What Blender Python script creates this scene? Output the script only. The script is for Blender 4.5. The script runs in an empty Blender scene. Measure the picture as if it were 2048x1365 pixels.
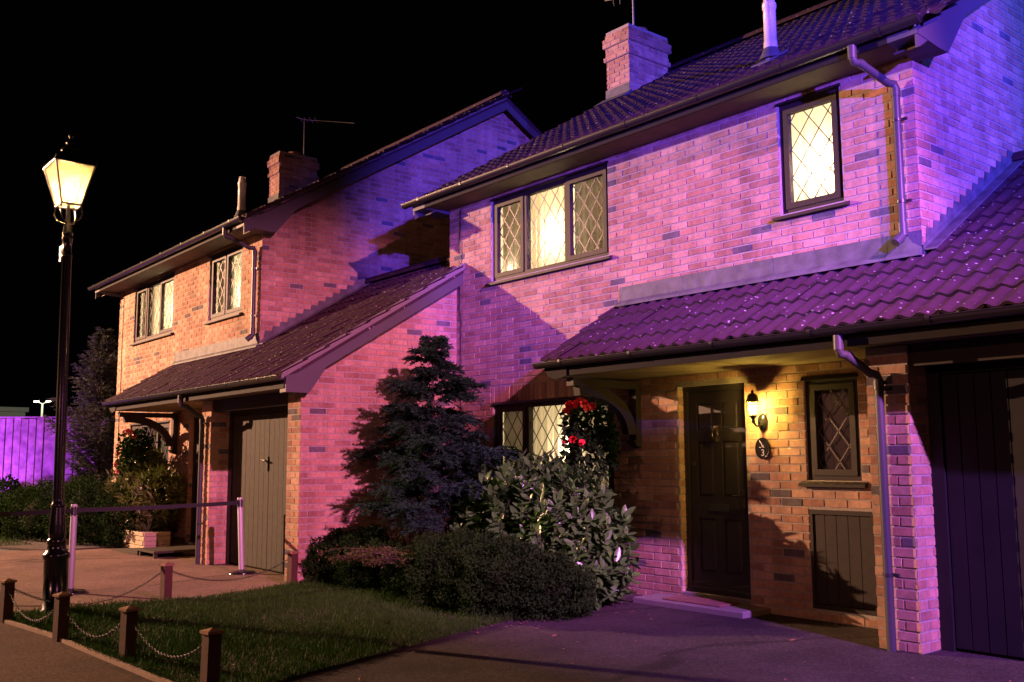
import bpy, bmesh, math, random
import numpy as np
from mathutils import Vector, Matrix

random.seed(7)
rng = np.random.default_rng(7)
scene = bpy.context.scene
COL = scene.collection
R = math.radians

# ------------------------------------------------------------------ camera
CAM = Vector((3.9771, -7.6224, 1.4045))
yaw, pitch, roll = 0.6865, 0.1204, -0.005
FW = Vector((-math.cos(yaw)*math.cos(pitch), math.sin(yaw)*math.cos(pitch), math.sin(pitch)))
RT = Vector((math.sin(yaw), math.cos(yaw), 0)); UP = RT.cross(FW)
RT2 = math.cos(roll)*RT + math.sin(roll)*UP
UP2 = -math.sin(roll)*RT + math.cos(roll)*UP
camd = bpy.data.cameras.new('camera'); cam = bpy.data.objects.new('camera', camd); COL.objects.link(cam)
m3 = Matrix((RT2, UP2, -FW)).transposed()
cam.matrix_world = Matrix.Translation(CAM) @ m3.to_4x4()
camd.sensor_width = 36; camd.lens = 1962.5/2048*36; camd.clip_end = 2000; camd.clip_start = .05
scene.camera = cam

# ------------------------------------------------------------------ night sky
world = bpy.data.worlds.new('World'); scene.world = world; world.use_nodes = True
wb = world.node_tree.nodes['Background']
wb.inputs[0].default_value = (.30, .26, .42, 1); wb.inputs[1].default_value = .0015
scene.view_settings.view_transform = 'Standard'; scene.view_settings.look = 'None'
scene.view_settings.exposure = 0; scene.view_settings.gamma = 1
scene.cycles.max_bounces = 6; scene.cycles.transparent_max_bounces = 12

# ------------------------------------------------------------------ flood lights that wash the houses, plus an added fill
def spot(name, loc, target, power, color, size, blend=.4, radius=.12):
    d = bpy.data.lights.new(name, 'SPOT'); d.energy = power; d.color = color; d.spot_size = R(size); d.spot_blend = blend
    d.shadow_soft_size = radius
    o = bpy.data.objects.new(name, d); COL.objects.link(o); o.location = loc
    o.rotation_euler = (Vector(target)-Vector(loc)).to_track_quat('-Z', 'Y').to_euler(); return o
def point(name, loc, power, color, radius=.05, parent=None):
    d = bpy.data.lights.new(name, 'POINT'); d.energy = power; d.color = color; d.shadow_soft_size = radius
    o = bpy.data.objects.new(name, d); COL.objects.link(o); o.location = loc
    if parent: o.parent = parent
    return o
def beam(loc, az, el, L=14):    # aim point for a fixture: azimuth from -x towards +y, elevation, degrees
    return (loc[0]-L*math.cos(R(az))*math.cos(R(el)), loc[1]+L*math.sin(R(az))*math.cos(R(el)), loc[2]+L*math.sin(R(el)))
T1 = (11.5, -4.6, 7.9); T2 = (9.5, -6.6, 4.6)
spot('flood_pink', T1, beam(T1, 10.8, -19), 23500, (1, .25, .60), 25.5, .7, .10)
spot('flood_purple', (T1[0], T1[1]+.05, T1[2]-.25), beam(T1, 20, -29), 24000, (.55, .17, 1.0), 26, .7, .10)
spot('flood_violet', T2, beam(T2, 31, .3), 27000, (.13, .05, 1.0), 25.5, .5, .10)
T3 = (12.5, 1.0, 9.5)
spot('flood_blue', T3, beam(T3, 16, -18), 21000, (.05, .08, 1.0), 42, .8, .10)
spot('flood_orange', (-25, -13.0, 7.6), (-7.5, 0.0, 2.2), 60000, (1.0, .52, .30), 60, .6, .10)
spot('warm_fill', (1.0, -17.0, 5.0), (-3.5, 0, 2.0), 900, (1, .40, .32), 80, .6, .25)  # added dim warm fill behind the camera, placed by eye
spot('flood_fence', (-20.7, -5.3, .5), (-21, -2, 1.5), 3400, (.42, .06, 1.0), 100, .6, .06)

# ------------------------------------------------------------------ materials
def mat(name, col=(.5,.5,.5), rough=.6, metal=0., spec=.5, noise=None, bump=None, coat=0.):
    m = bpy.data.materials.new(name); m.use_nodes = True; nt = m.node_tree; b = nt.nodes['Principled BSDF']
    b.inputs['Base Color'].default_value = (*col, 1); b.inputs['Roughness'].default_value = rough
    b.inputs['Metallic'].default_value = metal; b.inputs['Specular IOR Level'].default_value = spec
    if coat: b.inputs['Coat Weight'].default_value = coat; b.inputs['Coat Roughness'].default_value = .15
    geo = nt.nodes.new('ShaderNodeNewGeometry')
    if noise:
        sc_, amt, col2 = noise
        n = nt.nodes.new('ShaderNodeTexNoise'); n.inputs['Scale'].default_value = sc_; n.inputs['Detail'].default_value = 6
        nt.links.new(geo.outputs['Position'], n.inputs['Vector'])
        r = nt.nodes.new('ShaderNodeValToRGB'); r.color_ramp.elements[0].position = .5-amt/2; r.color_ramp.elements[1].position = .5+amt/2
        r.color_ramp.elements[0].color = (*col2, 1); r.color_ramp.elements[1].color = (*col, 1)
        nt.links.new(n.outputs['Fac'], r.inputs['Fac']); nt.links.new(r.outputs['Color'], b.inputs['Base Color'])
    if bump:
        sc_, st, dist = bump
        n = nt.nodes.new('ShaderNodeTexNoise'); n.inputs['Scale'].default_value = sc_; n.inputs['Detail'].default_value = 5
        nt.links.new(geo.outputs['Position'], n.inputs['Vector'])
        bp = nt.nodes.new('ShaderNodeBump'); bp.inputs['Strength'].default_value = st; bp.inputs['Distance'].default_value = dist
        nt.links.new(n.outputs['Fac'], bp.inputs['Height']); nt.links.new(bp.outputs['Normal'], b.inputs['Normal'])
    return m
M = {}
def brick_mat():
    m = mat('brick', (.4,.27,.2), .9, spec=.15, bump=(160, .5, .004)); nt = m.node_tree; b = nt.nodes['Principled BSDF']
    at = nt.nodes.new('ShaderNodeAttribute'); at.attribute_name = 'tone'
    r = nt.nodes.new('ShaderNodeValToRGB'); e = r.color_ramp
    e.elements[0].position = 0; e.elements[0].color = (.35,.185,.125,1)
    e.elements[1].position = .55; e.elements[1].color = (.50,.315,.225,1)
    for p, c in ((.80,(.43,.235,.16)), (.90,(.30,.165,.125)), (.93,(.155,.125,.13)), (1.,(.125,.105,.12))):
        q = e.elements.new(p); q.color = (*c, 1)
    geo = nt.nodes.new('ShaderNodeNewGeometry')
    n = nt.nodes.new('ShaderNodeTexNoise'); n.inputs['Scale'].default_value = 26; n.inputs['Detail'].default_value = 6
    n2 = nt.nodes.new('ShaderNodeTexNoise'); n2.inputs['Scale'].default_value = 1.3; n2.inputs['Detail'].default_value = 4
    for q in (n, n2): nt.links.new(geo.outputs['Position'], q.inputs['Vector'])
    mr = nt.nodes.new('ShaderNodeMapRange'); mr.inputs[1].default_value = .3; mr.inputs[2].default_value = .7; mr.inputs[3].default_value = .78; mr.inputs[4].default_value = 1.1
    mr2 = nt.nodes.new('ShaderNodeMapRange'); mr2.inputs[1].default_value = .35; mr2.inputs[2].default_value = .65; mr2.inputs[3].default_value = .78; mr2.inputs[4].default_value = 1.10
    nt.links.new(n.outputs['Fac'], mr.inputs[0]); nt.links.new(n2.outputs['Fac'], mr2.inputs[0])
    st = nt.nodes.new('ShaderNodeVectorMath'); st.operation = 'MULTIPLY'; st.inputs[1].default_value = (5.5, 5.5, .45); nt.links.new(geo.outputs['Position'], st.inputs[0])
    n3 = nt.nodes.new('ShaderNodeTexNoise'); n3.inputs['Scale'].default_value = 1; n3.inputs['Detail'].default_value = 5; nt.links.new(st.outputs[0], n3.inputs['Vector'])
    mr3 = nt.nodes.new('ShaderNodeMapRange'); mr3.inputs[1].default_value = .34; mr3.inputs[2].default_value = .56; mr3.inputs[3].default_value = .74; mr3.inputs[4].default_value = 1.04; nt.links.new(n3.outputs['Fac'], mr3.inputs[0])
    m0 = nt.nodes.new('ShaderNodeMath'); m0.operation = 'MULTIPLY'; nt.links.new(mr.outputs[0], m0.inputs[0]); nt.links.new(mr3.outputs[0], m0.inputs[1])
    mu = nt.nodes.new('ShaderNodeMath'); mu.operation = 'MULTIPLY'; nt.links.new(m0.outputs[0], mu.inputs[0]); nt.links.new(mr2.outputs[0], mu.inputs[1])
    mx = nt.nodes.new('ShaderNodeVectorMath'); mx.operation = 'SCALE'
    nt.links.new(at.outputs['Fac'], r.inputs['Fac']); nt.links.new(r.outputs['Color'], mx.inputs[0]); nt.links.new(mu.outputs[0], mx.inputs['Scale'])
    nt.links.new(mx.outputs[0], b.inputs['Base Color'])
    return m
M['brick'] = brick_mat()
M['mortar'] = mat('mortar', (.38,.33,.29), .95, spec=.1, noise=(30,.5,(.25,.22,.20)), bump=(220,.5,.004))
def tile_mat():
    m = mat('roof_tile', (.050,.024,.036), .8, spec=.2, noise=(7,.5,(.030,.015,.018)), bump=(90,.4,.004)); nt = m.node_tree; b = nt.nodes['Principled BSDF']
    src = b.inputs['Base Color'].links[0].from_socket
    geo = nt.nodes.new('ShaderNodeNewGeometry')
    v = nt.nodes.new('ShaderNodeTexVoronoi'); v.inputs['Scale'].default_value = 15
    ns = nt.nodes.new('ShaderNodeTexNoise'); ns.inputs['Scale'].default_value = 45; ns.inputs['Detail'].default_value = 3
    nt.links.new(geo.outputs['Position'], ns.inputs['Vector'])
    nb = nt.nodes.new('ShaderNodeTexNoise'); nb.inputs['Scale'].default_value = 1.6
    nt.links.new(geo.outputs['Position'], nb.inputs['Vector'])
    nt.links.new(geo.outputs['Position'], v.inputs['Vector'])
    ad = nt.nodes.new('ShaderNodeMath'); ad.operation = 'MULTIPLY_ADD'; ad.inputs[1].default_value = .42; nt.links.new(ns.outputs['Fac'], ad.inputs[0]); nt.links.new(v.outputs['Distance'], ad.inputs[2])
    ad2 = nt.nodes.new('ShaderNodeMath'); ad2.operation = 'MULTIPLY_ADD'; ad2.inputs[1].default_value = .35; nt.links.new(nb.outputs['Fac'], ad2.inputs[0]); nt.links.new(ad.outputs[0], ad2.inputs[2])
    lt = nt.nodes.new('ShaderNodeMapRange'); lt.inputs[1].default_value = .455; lt.inputs[2].default_value = .52; lt.inputs[3].default_value = 1; lt.inputs[4].default_value = 0
    nt.links.new(ad2.outputs[0], lt.inputs[0])
    mx = nt.nodes.new('ShaderNodeMix'); mx.data_type = 'RGBA'; mx.inputs[7].default_value = (.30,.29,.27,1)
    nt.links.new(lt.outputs[0], mx.inputs[0]); nt.links.new(src, mx.inputs[6]); nt.links.new(mx.outputs[2], b.inputs['Base Color'])
    return m
M['tile'] = tile_mat()
M['lead'] = mat('lead', (.115,.115,.125), .65, .1, .3, noise=(7,.35,(.06,.06,.068)), bump=(14,.35,.02))
M['pvc'] = mat('black_plastic', (.018,.016,.016), .3, spec=.35)
M['pipe'] = mat('grey_plastic', (.05,.05,.055), .42, spec=.3)
M['timber'] = mat('dark_stained_timber', (.030,.022,.018), .6, spec=.25, noise=(18,.5,(.02,.015,.013)))
M['fascia'] = mat('painted_fascia', (.018,.014,.014), .75, spec=.12, noise=(7,.6,(.012,.010,.010)))
M['barge'] = mat('painted_barge_board', (.075,.07,.075), .6, spec=.25, noise=(7,.6,(.07,.064,.068)))
M['porch'] = mat('glow_tinted_soffit', (.21,.17,.10), .85, spec=.1, noise=(5,.5,(.16,.13,.08)))  # porch soffit, its colour lightened and yellowed to carry the lantern glow
M['soffit'] = mat('soffit_board', (.13,.105,.08), .75, spec=.2, noise=(5,.5,(.085,.07,.055)))
M['white'] = mat('room_plaster', (.7,.66,.58), .9)
M['door'] = mat('dark_door_paint', (.028,.022,.025), .45, spec=.35, noise=(20,.5,(.02,.016,.018)))
M['garage'] = mat('garage_door_paint', (.060,.054,.045), .75, spec=.15, noise=(12,.6,(.038,.035,.031)))
M['navy'] = mat('dark_garage_paint', (.016,.014,.017), .6, spec=.2, noise=(5,.6,(.010,.009,.011)))
M['lattice'] = mat('lead_strip', (.10,.085,.08), .45, .4)
M['flue'] = mat('white_plastic', (.72,.70,.68), .4)
M['clay'] = mat('terracotta', (.32,.15,.09), .8)
M['brass'] = mat('aged_brass', (.12,.085,.05), .45, .8)
M['stone'] = mat('step_stone', (.17,.145,.14), .85, noise=(25,.6,(.15,.13,.125)), bump=(120,.5,.004))
M['mat'] = mat('coir_mat', (.22,.10,.07), .95, noise=(90,.6,(.13,.06,.045)), bump=(300,.8,.006))
M['iron'] = mat('black_iron', (.012,.012,.013), .22, noise=(20,.5,(.008,.008,.009)), bump=(40,.15,.004), coat=.4)
M['chain'] = mat('chain_steel', (.035,.03,.028), .45, .6)
M['steel'] = mat('brushed_steel', (.40,.39,.42), .5, .25, bump=(60,.2,.002))
M['belt'] = mat('black_belt', (.012,.012,.014), .7)
M['post'] = mat('post_timber', (.085,.036,.025), .8, spec=.2, noise=(25,.6,(.05,.022,.016)), bump=(60,.4,.004))
M['cap'] = mat('post_cap_copper', (.30,.16,.10), .45, .3, noise=(30,.5,(.2,.10,.06)))
M['fence'] = mat('fence_timber', (.42,.34,.28), .8, noise=(6,.4,(.17,.12,.11)), bump=(50,.4,.004))
M['bark'] = mat('bark', (.08,.055,.04), .9, noise=(30,.5,(.05,.035,.028)))
M['litter'] = mat('fallen_leaf', (.20,.08,.05), .8, noise=(3,.5,(.10,.05,.03)))
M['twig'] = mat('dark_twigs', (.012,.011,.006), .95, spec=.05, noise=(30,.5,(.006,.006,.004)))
M['soil'] = mat('soil', (.045,.033,.025), .95, noise=(12,.6,(.03,.022,.016)), bump=(40,.9,.03))
def groundmat(name, c1, c2, c3, stain):
    """aggregate: coarse speckle of three stone colours, fine grit relief, large stains"""
    m = mat(name, c1, .95, spec=.15, bump=(120,.9,.012)); nt = m.node_tree; b = nt.nodes['Principled BSDF']
    geo = nt.nodes.new('ShaderNodeNewGeometry')
    v = nt.nodes.new('ShaderNodeTexVoronoi'); v.inputs['Scale'].default_value = 75; nt.links.new(geo.outputs['Position'], v.inputs['Vector'])
    sp = nt.nodes.new('ShaderNodeSeparateColor'); nt.links.new(v.outputs['Color'], sp.inputs[0])
    r = nt.nodes.new('ShaderNodeValToRGB'); e = r.color_ramp; e.elements[0].color = (*c2,1); e.elements[1].color = (*c3,1); e.elements[1].position = .95
    q = e.elements.new(.5); q.color = (*c1,1); nt.links.new(sp.outputs[0], r.inputs['Fac'])
    n = nt.nodes.new('ShaderNodeTexNoise'); n.inputs['Scale'].default_value = .9; n.inputs['Detail'].default_value = 7; n.inputs['Roughness'].default_value = .65; nt.links.new(geo.outputs['Position'], n.inputs['Vector'])
    mr = nt.nodes.new('ShaderNodeMapRange'); mr.inputs[1].default_value = .38; mr.inputs[2].default_value = .62; mr.inputs[3].default_value = stain; mr.inputs[4].default_value = 1.15; nt.links.new(n.outputs['Fac'], mr.inputs[0])
    k = nt.nodes.new('ShaderNodeTexWave'); k.inputs['Scale'].default_value = .11; k.inputs['Distortion'].default_value = 9; k.inputs['Detail'].default_value = 4; k.inputs['Detail Scale'].default_value = 1.4; nt.links.new(geo.outputs['Position'], k.inputs['Vector'])
    kr = nt.nodes.new('ShaderNodeMapRange'); kr.inputs[1].default_value = .0; kr.inputs[2].default_value = .006; kr.inputs[3].default_value = .55; kr.inputs[4].default_value = 1; nt.links.new(k.outputs['Fac'], kr.inputs[0])
    mu = nt.nodes.new('ShaderNodeMath'); mu.operation = 'MULTIPLY'; nt.links.new(mr.outputs[0], mu.inputs[0]); nt.links.new(kr.outputs[0], mu.inputs[1])
    mx = nt.nodes.new('ShaderNodeVectorMath'); mx.operation = 'SCALE'; nt.links.new(r.outputs['Color'], mx.inputs[0]); nt.links.new(mu.outputs[0], mx.inputs['Scale']); nt.links.new(mx.outputs[0], b.inputs['Base Color'])
    return m
M['path'] = groundmat('bound_gravel_path', (.060,.031,.018), (.038,.020,.012), (.095,.052,.032), .75)
M['edging'] = mat('path_edging', (.24,.15,.10), .85, noise=(20,.5,(.16,.10,.07)))
M['drive'] = groundmat('driveway_gravel', (.145,.094,.072), (.105,.068,.052), (.20,.135,.105), .72)
M['asphalt'] = groundmat('driveway_asphalt', (.044,.033,.034), (.030,.022,.023), (.066,.052,.052), .65)
M['ground'] = mat('dark_ground', (.06,.05,.045), .95, noise=(8,.6,(.04,.034,.03)))
M['building'] = mat('pale_cladding', (.55,.58,.5), .7)
M['red'] = mat('red_petal', (.62,.015,.02), .55)
M['pink'] = mat('pink_petal', (.7,.16,.18), .55)
M['wicker'] = mat('basket_fibre', (.07,.05,.03), .9)
M['wood'] = mat('ramp_timber', (.05,.04,.03), .8, spec=.15, noise=(16,.6,(.03,.024,.018)))
M['block'] = mat('planter_brick', (.42,.34,.22), .85, noise=(30,.6,(.30,.24,.15)), bump=(120,.4,.004))
M['ironclip'] = mat('pipe_clip', (.03,.028,.03), .35)
M['paint'] = mat('white_sign_paint', (.75,.7,.72), .5)
def leafmat(name, c1, c2, rough=.45, spec=.5, transl=.15):
    m = mat(name, c1, rough, spec=spec, noise=(6,.6,c2)); nt = m.node_tree; b = nt.nodes['Principled BSDF']
    src = b.inputs['Base Color'].links[0].from_socket
    tr = nt.nodes.new('ShaderNodeBsdfTranslucent'); nt.links.new(src, tr.inputs[0])
    mx = nt.nodes.new('ShaderNodeMixShader'); mx.inputs[0].default_value = transl
    nt.links.new(b.outputs[0], mx.inputs[1]); nt.links.new(tr.outputs[0], mx.inputs[2])
    nt.links.new(mx.outputs[0], nt.nodes['Material Output'].inputs[0]); return m
M['laurel'] = leafmat('laurel_leaf', (.060,.155,.030), (.034,.095,.018), .3, .5)
M['conifer'] = leafmat('conifer_needle', (.024,.062,.036), (.014,.036,.022), .8, .08)
M['darkleaf'] = leafmat('small_dark_leaf', (.015,.040,.007), (.008,.023,.004), .85, .05)
M['goldleaf'] = leafmat('bronze_leaf', (.065,.062,.014), (.045,.035,.012), .7, .2)
M['heather'] = leafmat('dry_heather', (.075,.058,.025), (.045,.034,.016), .9, .05)
M['brightleaf'] = leafmat('bright_leaf', (.11,.13,.03), (.06,.085,.02), .35, .5)
M['cypress'] = leafmat('cypress_needle', (.06,.065,.06), (.035,.04,.036), .7, .2)
M['grass'] = leafmat('grass_blade', (.026,.074,.007), (.015,.044,.005), .75, .15, .2)
M['yucca'] = leafmat('sword_leaf', (.09,.11,.05), (.06,.08,.035), .4, .5)
def glassmat(name, tint, t):
    m = bpy.data.materials.new(name); m.use_nodes = True; nt = m.node_tree; nt.nodes.remove(nt.nodes['Principled BSDF'])
    tr = nt.nodes.new('ShaderNodeBsdfTransparent'); tr.inputs[0].default_value = (*tint, 1)
    gl = nt.nodes.new('ShaderNodeBsdfGlossy'); gl.inputs['Roughness'].default_value = .04
    lw = nt.nodes.new('ShaderNodeFresnel'); lw.inputs[0].default_value = 1.5
    mx = nt.nodes.new('ShaderNodeMixShader'); nt.links.new(lw.outputs[0], mx.inputs[0]); nt.links.new(tr.outputs[0], mx.inputs[1]); nt.links.new(gl.outputs[0], mx.inputs[2])
    nt.links.new(mx.outputs[0], nt.nodes['Material Output'].inputs[0]); return m
M['glass'] = glassmat('window_glass', (.92,.93,.92), 0)
def cloth(name, col, transp, transl):
    m = bpy.data.materials.new(name); m.use_nodes = True; nt = m.node_tree; nt.nodes.remove(nt.nodes['Principled BSDF'])
    df = nt.nodes.new('ShaderNodeBsdfDiffuse'); df.inputs[0].default_value = (*col, 1)
    tl = nt.nodes.new('ShaderNodeBsdfTranslucent'); tl.inputs[0].default_value = (*col, 1)
    tp = nt.nodes.new('ShaderNodeBsdfTransparent')
    a = nt.nodes.new('ShaderNodeMixShader'); a.inputs[0].default_value = transl
    c = nt.nodes.new('ShaderNodeMixShader'); c.inputs[0].default_value = transp
    nt.links.new(df.outputs[0], a.inputs[1]); nt.links.new(tl.outputs[0], a.inputs[2]); nt.links.new(a.outputs[0], c.inputs[1]); nt.links.new(tp.outputs[0], c.inputs[2])
    nt.links.new(c.outputs[0], nt.nodes['Material Output'].inputs[0]); return m
M['net'] = cloth('net_fabric', (.86,.82,.72), .12, .55)
M['drape'] = cloth('drape_fabric', (.74,.70,.62), .015, .10)
M['lampglass'] = cloth('lantern_glass', (.95,.80,.50), .72, .6)
def emit(name, col, s):
    m = bpy.data.materials.new(name); m.use_nodes = True; nt = m.node_tree; nt.nodes.remove(nt.nodes['Principled BSDF'])
    e = nt.nodes.new('ShaderNodeEmission'); e.inputs[0].default_value = (*col, 1); e.inputs[1].default_value = s
    nt.links.new(e.outputs[0], nt.nodes['Material Output'].inputs[0]); return m
M['bulb'] = emit('lit_bulb', (1,.72,.36), 22)
M['farbulb'] = emit('far_lit_lamp', (1,.85,.45), 9)

# ------------------------------------------------------------------ object helpers
def link(name, me, m, parent=None, kind=None, label=None):
    o = bpy.data.objects.new(name, me); COL.objects.link(o)
    if m is not None and not me.materials: me.materials.append(m)
    if parent is not None: o.parent = parent
    if kind: o['kind'] = kind
    if label: o['label'] = label
    return o
def empty(name, loc, rz=0.):
    o = bpy.data.objects.new(name, None); COL.objects.link(o); o.location = loc; o.rotation_euler = (0,0,rz); o.empty_display_size = .2
    return o
def tag(o, label, cat, group=None, kind=None):
    o['label'] = label; o['category'] = cat
    if group: o['group'] = group
    if kind: o['kind'] = kind
    return o
class MB:
    def __init__(s): s.v = []; s.f = []; s.t = []; s.sm = []
    def face(s, pts, tone=.3, smooth=False):
        i = len(s.v); s.v += [tuple(p) for p in pts]; s.f.append(tuple(range(i, i+len(pts)))); s.t.append(tone); s.sm.append(smooth)
    def mesh(s, vs, fs, smooth=False):
        i = len(s.v); s.v += [tuple(p) for p in vs]
        for f in fs: s.f.append(tuple(i+k for k in f)); s.t.append(.3); s.sm.append(smooth)
    def box(s, a, b):
        x0,x1 = sorted((a[0],b[0])); y0,y1 = sorted((a[1],b[1])); z0,z1 = sorted((a[2],b[2]))
        s.mesh([(x0,y0,z0),(x1,y0,z0),(x1,y1,z0),(x0,y1,z0),(x0,y0,z1),(x1,y0,z1),(x1,y1,z1),(x0,y1,z1)],
               [(0,3,2,1),(4,5,6,7),(0,1,5,4),(1,2,6,5),(2,3,7,6),(3,0,4,7)])
    def bev(s, a, b, c=.006):      # box with chamfered vertical and horizontal edges
        x0,x1 = sorted((a[0],b[0])); y0,y1 = sorted((a[1],b[1])); z0,z1 = sorted((a[2],b[2]))
        c = min(c, (x1-x0)*.4, (y1-y0)*.4, (z1-z0)*.4)
        vs = []
        for z, k in ((z0,c),(z0+c,0),(z1-c,0),(z1,c)):
            vs += [(x0+k+ (c if not k else 0)*0, y0+k, z),(x1-k,y0+k,z),(x1-k,y1-k,z),(x0+k,y1-k,z)]
        fs = [(3,2,1,0),(12,13,14,15)]
        for l in range(3):
            for q in range(4): fs.append((l*4+q, l*4+(q+1)%4, l*4+4+(q+1)%4, l*4+4+q))
        s.mesh(vs, fs)
    def prism(s, poly, axis, a, b):   # polygon of 2-tuples extruded along axis x/y/z from a to b
        def P(p, t): return {'x': (t,p[0],p[1]), 'y': (p[0],t,p[1]), 'z': (p[0],p[1],t)}[axis]
        n = len(poly); vs = [P(p,a) for p in poly]+[P(p,b) for p in poly]
        s.mesh(vs, [tuple(range(n))[::-1], tuple(range(n,2*n))]+[(i,(i+1)%n,n+(i+1)%n,n+i) for i in range(n)])
    def lathe(s, prof, c=(0,0,0), n=16, smooth=True):
        vs = [(c[0]+r*math.cos(2*math.pi*k/n), c[1]+r*math.sin(2*math.pi*k/n), c[2]+z) for r,z in prof for k in range(n)]
        fs = [(l*n+k, l*n+(k+1)%n, (l+1)*n+(k+1)%n, (l+1)*n+k) for l in range(len(prof)-1) for k in range(n)]
        s.mesh(vs, fs, smooth)
        if prof[0][0] > 1e-4: s.face([vs[k] for k in range(n)][::-1])
        if prof[-1][0] > 1e-4: s.face([vs[(len(prof)-1)*n+k] for k in range(n)])
    def tube(s, pts, r, n=10, smooth=True, cap=True):
        pts = [Vector(p) for p in pts]; rs = r if isinstance(r, (list,tuple)) else [r]*len(pts)
        vs = []; ref = None
        for i, p in enumerate(pts):
            t = ((pts[min(i+1,len(pts)-1)]-p).normalized() + (p-pts[max(i-1,0)]).normalized())
            t = t.normalized() if t.length > 1e-6 else Vector((0,0,1))
            if ref is None: ref = Vector((0,0,1)) if abs(t.z) < .9 else Vector((1,0,0))
            a = (ref - t*ref.dot(t)).normalized(); b = t.cross(a); ref = a
            for k in range(n):
                w = 2*math.pi*k/n; vs.append(p + a*(rs[i]*math.cos(w)) + b*(rs[i]*math.sin(w)))
        fs = [(l*n+k, l*n+(k+1)%n, (l+1)*n+(k+1)%n, (l+1)*n+k) for l in range(len(pts)-1) for k in range(n)]
        s.mesh(vs, fs, smooth)
        if cap: s.face(vs[:n][::-1]); s.face(vs[-n:])
    def data(s, name):
        me = bpy.data.meshes.new(name); me.from_pydata(s.v, [], s.f)
        me.polygons.foreach_set('use_smooth', s.sm)
        return me
    def build(s, name, m, parent=None, kind=None, label=None, tone=False):
        me = s.data(name)
        if tone:
            at = me.attributes.new('tone', 'FLOAT', 'FACE'); at.data.foreach_set('value', s.t)
        return link(name, me, m, parent, kind, label)
def quick_mesh(name, verts, faces_flat, nper):
    me = bpy.data.meshes.new(name); nf = len(faces_flat)//nper
    me.vertices.add(len(verts)); me.vertices.foreach_set('co', np.asarray(verts, np.float32).ravel())
    me.loops.add(len(faces_flat)); me.loops.foreach_set('vertex_index', np.asarray(faces_flat, np.int32))
    me.polygons.add(nf); me.polygons.foreach_set('loop_start', np.arange(0, nf*nper, nper, dtype=np.int32))
    me.update(calc_edges=True); return me
def fan_up(o): return o

# ------------------------------------------------------------------ brickwork
def clip(poly, a, b, c):      # keep a*u+b*z<=c
    out = []
    for i in range(len(poly)):
        p, q = poly[i], poly[(i+1) % len(poly)]; dp = a*p[0]+b*p[1]-c; dq = a*q[0]+b*q[1]-c
        if dp <= 0: out.append(p)
        if (dp < 0 < dq) or (dq < 0 < dp):
            t = dp/(dp-dq); out.append((p[0]+(q[0]-p[0])*t, p[1]+(q[1]-p[1])*t))
    return out
def tone_pick():
    r = random.random()
    return random.choice((.95,.98)) if r < .03 else random.choice((.05,.2,.35,.5,.6,.7,.8,.88))
def courses(u0, u1, z0, z1, holes=(), planes=(), soldiers=(), phase=0.):
    out = []
    for k in range(int(math.floor(z0/.075))-1, int(z1/.075)+1):
        za, zb = k*.075+.005, k*.075+.07
        if zb > z1+.02 or za < z0-.04: continue
        x = u0 - (.1125 if k % 2 else 0) - phase
        while x < u1:
            a, b = max(x+.005, u0), min(x+.22, u1); x += .225
            segs = [(a,b)]
            for (ha,hb,hz0,hz1) in list(holes)+list(soldiers):
                if min(zb,hz1)-max(za,hz0) > .02:
                    ns = []
                    for (p,q) in segs:
                        if hb <= p or ha >= q: ns.append((p,q))
                        else:
                            if ha-p > .03: ns.append((p,ha-.004))
                            if q-hb > .03: ns.append((hb+.004,q))
                    segs = ns
            for (p,q) in segs:
                if q-p < .03: continue
                poly = [(p,za),(q,za),(q,zb),(p,zb)]
                for pl in planes: poly = clip(poly, *pl)
                if len(poly) < 3: continue
                out.append((poly, tone_pick()))
    for (ha,hb,hz0,hz1) in soldiers:
        x = ha
        while x < hb-.03:
            out.append(([(x+.005,hz0+.005),(x+.07,hz0+.005),(x+.07,hz1-.005),(x+.005,hz1-.005)], tone_pick() if random.random() > .1 else .9)); x += .075
    return out
FULL = {}
def frustum(poly, jit=.0012, lift=0.):
    n = len(poly); cu = sum(p[0] for p in poly)/n; cz = sum(p[1] for p in poly)/n
    ins = []
    for p in poly:
        du, dz = cu-p[0], cz-p[1]; 
        ins.append((p[0]+math.copysign(min(.0035,abs(du)*.5),du)+random.uniform(-jit,jit), p[1]+math.copysign(min(.0035,abs(dz)*.5),dz)+random.uniform(-jit,jit)))
    d = [.0052+lift+random.uniform(-.001,.001) for _ in poly]
    return ins, d
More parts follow.
